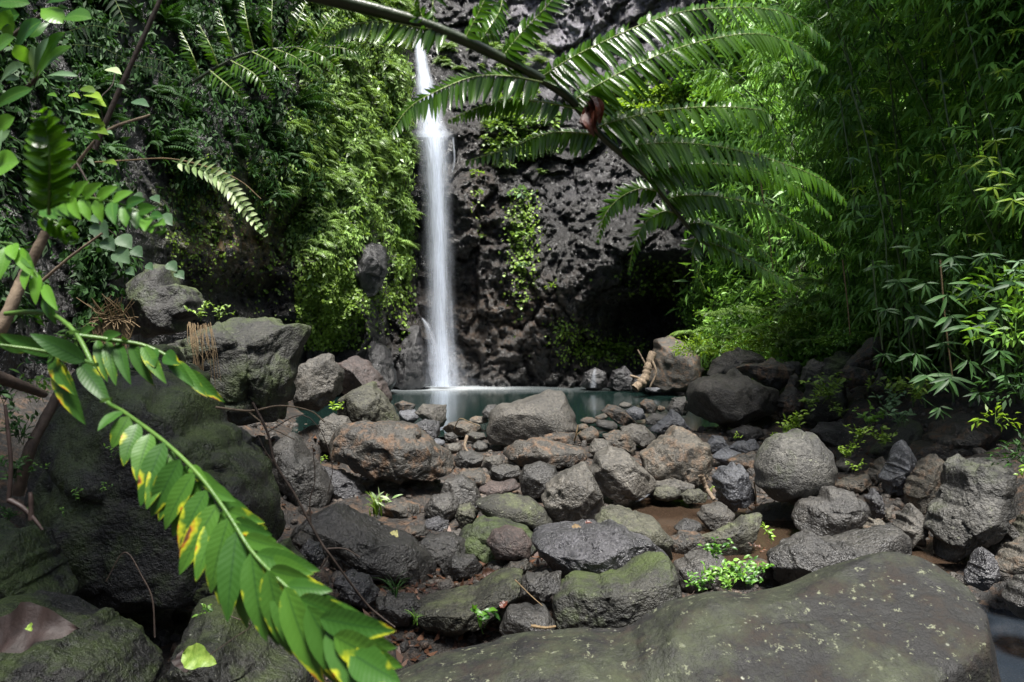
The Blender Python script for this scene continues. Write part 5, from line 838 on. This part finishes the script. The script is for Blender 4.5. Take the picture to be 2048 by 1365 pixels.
tuft('grass_tuft', 'thin dark grass tuft under the lower edge of the large slanting boulder', 'grass', 790, 1192, 4.6, 60, 16, 'ferndark', .035, 1.1, 3)
tuft('grass_tuft', 'small grass tuft on the litter left of the long olive-brown boulder', 'grass', 830, 1248, 4.1, 40, 10, 'shrub', .05, .8, 4)
herb('small green plant with oval leaves in front of the long olive-brown boulder', 966, 1258, 3.9, 52, 14, 'broad', 5, ls=.55)
herb('little green plant beside the small grey rock left of the olive pointed boulder', 665, 828, 8., 34, 20, 'lime', 6)
herb('small fern sprig above the wet bluish-black rock', 642, 930, 7.6, 20, 14, 'lime', 7)
for k, (x, y, d, h, n, mt, lab) in enumerate([(1575, 868, 9.9, 34, 60, 'lime', 'bright leafy clump between the large flat-topped boulder and the big round boulder'), (1540, 885, 9.4, 22, 26, 'lime', 'low leafy clump just behind the top of the big round boulder'), (1622, 815, 10.4, 34, 50, 'moss_leaf', 'creeping plant on the left of the creeper-covered boulder'), (1655, 800, 10.5, 40, 60, 'moss_leaf', 'yellow-green creeping plant over the middle of the creeper-covered boulder'), (1680, 830, 10.3, 30, 36, 'moss_leaf', 'creeping plant at the right foot of the creeper-covered boulder'),
        (1740, 850, 9.2, 42, 56, 'shrub', 'green weeds right of the round isolated cobble'), (1765, 890, 8.6, 40, 50, 'moss_leaf', 'weeds left of the large brown boulder under the bamboo'), (1700, 905, 8.8, 26, 40, 'lime', 'bright grass and weeds below the flat smooth boulder'), (1712, 942, 8., 22, 34, 'lime', 'small bright weeds by the low grey cobble'), (1800, 850, 8.6, 42, 50, 'heart', 'dull trailing weeds over the overgrown boulder'), (1790, 790, 9.4, 46, 50, 'moss_leaf', 'tangled pale weeds under the bamboo right of the broken block'), (1735, 780, 9.8, 26, 26, 'moss_leaf', 'weed tuft beside the black hollow'),
        (1430, 1115, 5., 42, 50, 'broad', 'green plant between the pale slanted wedge boulder and the flat wet black boulder'), (1470, 1160, 4.5, 44, 80, 'shrub', 'low leafy plants along the top edge of the foreground slab'), (1515, 1150, 4.6, 36, 50, 'broad', 'low leafy plants left of the pitted boulder'), (1418, 1165, 4.6, 40, 40, 'shrub', 'dark leafy plant right of the big mossy rounded block'), (1545, 1085, 4.9, 36, 26, 'lime', 'fresh green seedling at the left tip of the pitted boulder'), (1520, 1108, 4.8, 24, 20, 'litter', 'orange withered plant left of the pitted boulder'), (2044, 960, 5.4, 40, 10, 'lime', 'small bright plant at the right edge beside the large angular boulder'),
        (1470, 880, 9.9, 18, 20, 'lime', 'tiny plant left of the bright leafy clump'), (400, 640, 7.6, 36, 30, 'moss_leaf', 'bright moss plant on the ground right of the perched mossy boulder'), (440, 638, 8.6, 30, 40, 'moss_leaf', 'bright low moss plant behind the flat-topped lichen boulder'), (1420, 985, 7.0, 14, 12, 'lime', 'tiny leaves at the foot of the broken brown stick'), (30, 830, 1.9, 50, 8, 'ferndark', 'dark little plant by the reddish-brown root')]):
    herb(lab, x, y, d, h, n, mt, 20+k, name='leafy_clump' if n > 30 else 'small_plant')
# fallen leaves
def fallen(lab, x, y, d, w, mat, seed, nor=(0, -.5, 1), ang=0., shape='heart', cat='fallen leaf'):
    g = Geo(); s = w*d/F; o = P(x, y, d); v = np.array([math.cos(ang), math.sin(ang)*.8, math.sin(ang)*.35])*s/2; leaf(g, o-v, o+v, s*.62, nor, bend=.22, fold=.35, seg=12, tint=.5, shape=shape, wave=.10); g.obj('fallen_leaf', M[mat], o, label=lab, cat=cat)
fallen('pale yellow fallen leaf lying on the foreground slab', 1432, 1258, 3.15, 42, 'yellowleaf', 1, ang=-.2)
fallen('large brown dead leaf lying on the boulder in the bottom left corner', 72, 1265, 2.25, 170, 'brownleaf', 2, ang=.1, nor=(0, -.8, .7))
fallen('small fresh green leaf lying on the large brown dead leaf', 62, 1256, 2.15, 26, 'limefall', 3, ang=-.9, nor=(0, -.9, .5))
fallen('big yellow-green fallen leaf at the bottom beside the bright-mossed boulder', 402, 1318, 2.5, 84, 'limefall', 4, ang=-.35, nor=(0, -.9, .6))
fallen('brown dead leaf half under the big yellow-green fallen leaf', 372, 1325, 2.6, 70, 'brownleaf', 5, ang=-1.1, nor=(0, -.9, .6))
fallen('pale green fallen leaf on the large slanting boulder', 790, 1070, 5.0, 26, 'yellowleaf', 6, ang=-.9)
fallen('pinkish dead leaf beside the black wedge rock', 978, 1146, 5.1, 30, 'litter', 7, ang=.4, nor=(0, -1, .5))
fallen('tan leaf lying on the flat wet black boulder', 1153, 1055, 4.9, 20, 'straw', 8)
fallen('red leaf lying on the flat wet black boulder', 1177, 1046, 4.95, 15, 'redleaf', 9)
fallen('small lime leaf on the left part of the foreground slab', 962, 1300, 3.3, 12, 'limefall', 10, ang=1.1)
fallen('dark red dead leaf by the small green plant with oval leaves', 1008, 1210, 4.2, 26, 'redleaf', 11, ang=1.0)
fallen('small white petal beside the splintered wood', 1104, 1266, 3.7, 14, 'yellowleaf', 12)
# uncountable litter, gravel
rg = np.random.default_rng(31); n = 2600; yy = rg.uniform(3.4, 11.5, n); xx = rg.uniform(-.7, .75, n)*yy*.9; left = rg.random(n) < .45; yy[left] = rg.uniform(3.6, 6.5, left.sum()); xx[left] = yy[left]*rg.uniform(-.3, .06, left.sum()); z = ground_z(xx, yy)
g = Geo(); Yd = rg.normal(size=(n, 3))*[1, 1, .25]; Z = rg.normal(size=(n, 3))*.35+[0, 0, 1]; stamp(diam(.5, -.2)[0], DIAM[1], np.stack([xx, yy, z+.012], -1), frames(Yd, Z), rg.uniform(.03, .1, n), rg.random(n), g); g.obj('leaf_litter', M['litter'], label='brown leaf litter scattered between the boulders', cat='leaf litter', kind='stuff')
n = 4200; yy = rg.uniform(3.4, 13.2, n); xx = rg.uniform(-.62, .72, n)*yy; z = ground_z(xx, yy); V0, F0 = ico(2); F0 = np.concatenate([F0, F0[:, :1]], 1); g = Geo()
M['gravel'] = rock_mat('mixed_gravel', (.022, .019, .017), (.10, .088, .075), lichen=0, wet=.6, warm=.4)
V0 = V0*(1+.22*noise(V0*1.7))[:, None]; F3 = ico(2)[1]; rot = frames(rg.normal(size=(n, 3)), rg.normal(size=(n, 3))); rot = rot*np.array([1., .7, .6])[None, None, :]; sz = rg.uniform(.012, .055, n)**1.0*(1+1.2*(rg.random(n) < .15))
Vv = np.einsum('nij,kj->nki', rot, V0)*sz[:, None, None]+np.stack([xx, yy, z], -1)[:, None]; Ff = F3[None]+(np.arange(n)*len(V0))[:, None, None]; me = mesh_np('gravel', Vv.reshape(-1, 3), Ff.reshape(-1, 3)); link('gravel', me, M['gravel'], label='wet gravel and pebbles between the boulders', cat='gravel', kind='stuff')
for k, (x, y, d, s, lab) in enumerate([(155, 1000, 3.1, 26, 'tiny green plant on the left flank of the huge mossy boulder'), (205, 985, 3.1, 24, 'tiny plant right of the left-flank plant on the huge mossy boulder'), (230, 915, 3.15, 26, 'small leafy plant high on the face of the huge mossy boulder'), (130, 1035, 3.0, 22, 'tiny bright-leaved plant low on the huge mossy boulder'), (90, 940, 3.1, 22, 'tiny dark plant at the left rim of the huge mossy boulder'), (400, 1235, 2.9, 40, 'dark seedling with upright leaf beside the big yellow-green fallen leaf')]):
    herb(lab, x, y, d, s, 14, 'shrub', 500+k)
for k, (x, y, d, s, mt, lab) in enumerate([(15, 800, 2.6, 60, 'ferndark', 'dark fern-like plant at the left edge behind the dead pole'), (45, 880, 2.7, 55, 'ferndark', 'dark leafy plant left of the huge mossy boulder'), (20, 960, 2.6, 55, 'ferndark', 'dark leafy plant above the boulder at the left edge'), (75, 800, 3.6, 60, 'shrub', 'green plant in the shade above the huge mossy boulder'), (120, 745, 4.2, 60, 'ferndark', 'dark plant beside the dark boulder under the drooping leaflets'), (165, 700, 5.2, 60, 'shrub', 'green plant between the dead stick and the perched mossy boulder'), (20, 1040, 2.7, 34, 'ferndark', 'dark sprig just behind the boulder at the left edge')]):
    herb(lab, x, y, d, s, 54, mt, 600+k, lw=.3)
for k, (x, y, d, s, mt, lab) in enumerate([(1455, 1178, 3.9, 40, 'shrub', 'dense low leaves on the back edge of the foreground slab'), (1500, 1172, 3.9, 38, 'broad', 'dense low leaves right of the others on the back edge of the slab'), (1400, 1180, 4., 34, 'broad', 'fresh leaves in the crack between the mossy block and the foreground slab'), (1720, 880, 8.4, 34, 'lime', 'bright weeds right of the flat smooth boulder'), (1690, 915, 8.2, 26, 'lime', 'bright weeds in front of the flat smooth boulder'), (1590, 855, 9.6, 36, 'lime', 'bright weeds just above the big round boulder'), (1650, 790, 9.9, 44, 'moss_leaf', 'sunlit creeper hanging over the front of the creeper-covered boulder'), (1770, 820, 8.8, 44, 'heart', 'pale trailing creeper under the bamboo'), (1830, 800, 8.2, 44, 'moss_leaf', 'tangle of pale stems and leaves above the large brown boulder')]):
    herb(lab, x, y, d, s, 60, mt, 700+k, lw=.36, name='leafy_clump')
rg = np.random.default_rng(55); g = Geo()
for k in range(520):
    y = rg.uniform(3.5, 10); x = y*rg.uniform(-.32, .55); z = float(ground_z(np.array([x]), np.array([y]))[0])+.015; a = rg.uniform(0, 3.14); l = rg.uniform(.05, .22); c = np.array([x, y, z]); v = np.array([math.cos(a), math.sin(a), rg.uniform(-.1, .25)])*l/2; tube(g, [c-v, c+[0, 0, .01], c+v], rg.uniform(.0015, .005), .0015, 4, rg.random())
g.obj('twig_litter', M['twig'], label='small dead twigs scattered over the stream bed', cat='twigs', kind='stuff')
# ================================================================== TREES OVERHEAD, just above the picture: they shade the near left bank and the foreground slab
def canopy(lab, x, y, z, rad, trunk, n, seed):
    rg = np.random.default_rng(seed); root = empty('tree', trunk[0], lab, 'tree'); g = Geo(); q = spline(np.array(trunk, float), 20); tube(g, q, .22, .10, 9, .5, .05); local(g.obj('trunk', M['wood'], parent=root), root)
    g = Geo(); k = 46; cc = rg.normal(size=(k, 3)); cc /= np.linalg.norm(cc, axis=1)[:, None]; cc = cc*rg.uniform(.2, 1, k)[:, None]**.5*rad+[x, y, z]
    for c in cc[::2]: tube(g, spline([q[-1], (q[-1]+c)/2+[0, 0, .3], c], 8), .04, .01, 5, .2)
    i = rg.integers(0, k, n); p = cc[i]+rg.normal(size=(n, 3))*[.38, .38, .2]; tp = diam(.45, .15); stamp(tp[0], tp[1], p, frames(rg.normal(size=(n, 3))+[0, 0, -.4], rg.normal(size=(n, 3))*.5+[0, 0, 1]), rg.uniform(.10, .2, n), rg.random(n), g)
    local(g.obj('crown', M['shrub'], parent=root), root)
canopy('tree whose crown overhangs the left bank above the picture', -2.7, 2.4, 6.6, (2.8, 2.5, 1.1), [(-5.2, -1.5, -.5), (-5.0, -1., 2), (-4.3, .6, 4.5), (-3.6, 2, 5.8)], 19000, 1)
0 and canopy('tree whose crown overhangs the foreground slab above the picture', 1.4, .6, 5.8, (2.6, 1.7, .9), [(3.4, -3.2, -.5), (3.1, -2.6, 2), (2.2, -1, 4.4), (1.5, .3, 5.3)], 6500, 2)
# ================================================================== WATERFALL
def fall_mat():
    m, nt, N, L = newmat('falling_water'); u = N('ShaderNodeAttribute', attribute_name='across'); v = N('ShaderNodeAttribute', attribute_name='along'); ti = N('ShaderNodeAttribute', attribute_name='tint')
    cb = N('ShaderNodeCombineXYZ'); mu = N('ShaderNodeMath', operation='MULTIPLY', ins={1: 7.}); mv = N('ShaderNodeMath', operation='MULTIPLY', ins={1: 1.6}); L(u.outputs['Fac'], mu.inputs[0]); L(v.outputs['Fac'], mv.inputs[0]); L(mu.outputs[0], cb.inputs[0]); L(mv.outputs[0], cb.inputs[1]); L(ti.outputs['Fac'], cb.inputs[2])
    n = N('ShaderNodeTexNoise', ins={'Scale': 1.3, 'Detail': 5., 'Roughness': .6}); L(cb.outputs[0], n.inputs['Vector']); r = mapr(N, .3, .72, .25, 1.); L(n.outputs['Fac'], r.inputs[0])
    au = N('ShaderNodeMath', operation='ABSOLUTE'); L(u.outputs['Fac'], au.inputs[0]); e = N('ShaderNodeMapRange', interpolation_type='SMOOTHSTEP', ins={1: 1., 2: .25, 3: 0., 4: 1.}); L(au.outputs[0], e.inputs[0])
    a = N('ShaderNodeMath', operation='MULTIPLY'); L(r.outputs[0], a.inputs[0]); L(e.outputs[0], a.inputs[1]); dn = N('ShaderNodeAttribute', attribute_name='dens'); a2 = N('ShaderNodeMath', operation='MULTIPLY'); L(a.outputs[0], a2.inputs[0]); L(dn.outputs['Fac'], a2.inputs[1])
    d = N('ShaderNodeBsdfDiffuse', ins={0: (.74, .79, .88, 1)}); t = N('ShaderNodeBsdfTranslucent', ins={0: (.74, .79, .88, 1)}); m1 = N('ShaderNodeMixShader', ins={0: .45}); L(d.outputs[0], m1.inputs[1]); L(t.outputs[0], m1.inputs[2])
    tr = N('ShaderNodeBsdfTransparent'); mx = N('ShaderNodeMixShader'); L(a2.outputs[0], mx.inputs[0]); L(tr.outputs[0], mx.inputs[1]); L(m1.outputs[0], mx.inputs[2]); o = N('ShaderNodeOutputMaterial'); L(mx.outputs[0], o.inputs[0]); return m
FM = fall_mat()
def strand(g, rows, off, tint, dens=1., dd=None):    # rows: px centre, half width px, py, depth ; each a curved curtain bulging toward the viewer
    rows = spline(np.array(rows, float), 70); nu = 17; u = np.linspace(-1, 1, nu); V = []; al = []
    for k, (cx, hw, py, D) in enumerate(rows):
        for uu in u: V.append(P(cx+uu*hw*(1+.05*math.sin(k*.4+tint*9)), py, D-off*math.sqrt(max(0, 1-uu*uu))-.1*off)); al.append(k/69*6)
    n = len(rows); i = (np.arange(n-1)[:, None]*nu+np.arange(nu-1)[None]).ravel(); g.add(np.array(V), np.stack([i, i+nu, i+nu+1, i+1], -1), tint, np.array(al), np.tile(u, n)); g.D = getattr(g, 'D', []); 
    de = np.repeat(np.interp(np.linspace(0, 1, n), [0, .04, .25, .6, .97, 1], [.5, 1, 1, .8, .72, .6])*dens, nu); g.D.append(de)
def wf(name, parts, parent):
    g = Geo()
    for a in parts: strand(g, *a)
    me = g.mesh(name, fall); at = me.attributes.new('dens', 'FLOAT', 'POINT'); at.data.foreach_set('value', np.concatenate(g.D).astype(np.float32)); return link(name, me, FM, parent)
wfe = empty('waterfall', fall, 'tall silky white waterfall dropping down the cliff into the pool', 'waterfall')
up = [(836, 9, 78, 26.9), (841, 13, 110, 26.2), (849, 20, 165, 25.4), (858, 30, 225, 24.7), (866, 38, 275, 24.1)]
wf('upper_cascade', [(up, .5, .1, 1.), ([(a, b*1.15, c, d+.1) for a, b, c, d in up], .3, .7, .7), ([(a-2, b*.6, c, d-.1) for a, b, c, d in up], .3, .4, 1.)], wfe)
lo = [(865, 36, 262, 24.1), (870, 32, 310, 23.9), (873, 28, 380, 23.8), (876, 27, 470, 23.7), (878, 28, 560, 23.6), (880, 29, 650, 23.5), (883, 30, 720, 23.4), (886, 34, 774, 23.3)]
wf('main_drop', [(lo, .45, .2, .8), ([(a+1, b*1.35, c, d+.15) for a, b, c, d in lo], .3, .8, .45), ([(a+1, b*.62, c, d-.15) for a, b, c, d in lo], .3, .5, 1.), ([(a+4, b*.35, c, d-.25) for a, b, c, d in lo], .2, .55, .9)], wfe)
wf('side_spill', [([(844, 3, 636, 23.3), (855, 9, 655, 23.1), (866, 15, 700, 23.), (870, 17, 735, 23.), (876, 22, 774, 23.)], .25, .3, .5)], wfe)
wf('spray', [([(886, 40, 690, 23.2), (886, 66, 740, 23.), (886, 105, 775, 22.9)], .5, .45, .13)], wfe)
wf('thin_trickle', [([(906, 2.5, 275, 24.2), (909, 3, 320, 24.1), (905, 3, 345, 24.1)], .1, .6, .7)], wfe)
wf('thin_trickle', [([(902, 4, 600, 23.8), (906, 6, 690, 23.6), (912, 10, 772, 23.4)], .1, .65, .3)], wfe)
g = Geo(); g.D = []; strand(g, [(1190, 3, 738, 22.1), (1188, 6, 752, 21.9), (1186, 9, 776, 21.7)], .15, .3, .35);
me = g.mesh('water_trickle', P(1188, 776, 21.7)); at = me.attributes.new('dens', 'FLOAT', 'POINT'); at.data.foreach_set('value', np.concatenate(g.D).astype(np.float32)); link('water_trickle', me, FM, None, P(1188, 776, 21.7), label='small white trickle running over wet rocks at the right side of the pool', cat='trickle')
g = Geo(); g.D = []; strand(g, [(1312, 2, 972, 7.7), (1303, 4, 982, 7.55), (1290, 6, 993, 7.45), (1272, 9, 1003, 7.4)], .02, .2, .4)
me = g.mesh('water_trickle', P(1290, 1000, 7.3)); at = me.attributes.new('dens', 'FLOAT', 'POINT'); at.data.foreach_set('value', np.concatenate(g.D).astype(np.float32)); link('water_trickle', me, FM, None, P(1290, 1000, 7.3), label='little white rush of water entering the brown puddle between mottled boulder and mossy cobble', cat='trickle')
# ================================================================== LIGHT AND CAMERA
cam = bpy.data.cameras.new('camera'); cam.lens = 24; cam.sensor_width = 36; cam.clip_end = 2000; cam.clip_start = .05
co = bpy.data.objects.new('camera', cam); COL.objects.link(co); co.location = (0, 0, H); co.rotation_euler = (math.radians(90), 0, 0); scene.camera = co
cam.dof.use_dof = True; cam.dof.focus_distance = 7.5; cam.dof.aperture_fstop = 7.5
w = bpy.data.worlds.new('World'); scene.world = w; w.use_nodes = True; nt = w.node_tree; nt.nodes.clear()
SUN_EL, SUN_AZ = math.radians(74), math.radians(168)          # azimuth measured from +Y toward +X
sk = nt.nodes.new('ShaderNodeTexSky'); sk.sky_type = 'NISHITA'; sk.sun_disc = False; sk.sun_elevation = SUN_EL; sk.sun_rotation = SUN_AZ; sk.air_density = 1.; sk.dust_density = 3.
bg = nt.nodes.new('ShaderNodeBackground'); bg.inputs[1].default_value = .062; ow = nt.nodes.new('ShaderNodeOutputWorld'); nt.links.new(sk.outputs[0], bg.inputs[0]); nt.links.new(bg.outputs[0], ow.inputs[0])
sl = bpy.data.lights.new('sun', 'SUN'); sl.energy = 4.3; sl.angle = math.radians(17); sl.color = (1, .97, .92); so = bpy.data.objects.new('sun', sl); COL.objects.link(so)
d = Vector((math.sin(SUN_AZ)*math.cos(SUN_EL), math.cos(SUN_AZ)*math.cos(SUN_EL), math.sin(SUN_EL))); so.rotation_euler = (-d).to_track_quat('-Z', 'Y').to_euler(); so.location = d*40
scene.view_settings.view_transform = 'Standard'; scene.view_settings.look = 'None'; scene.view_settings.exposure = 1.55; scene.view_settings.gamma = 1
scene.render.engine = 'CYCLES'
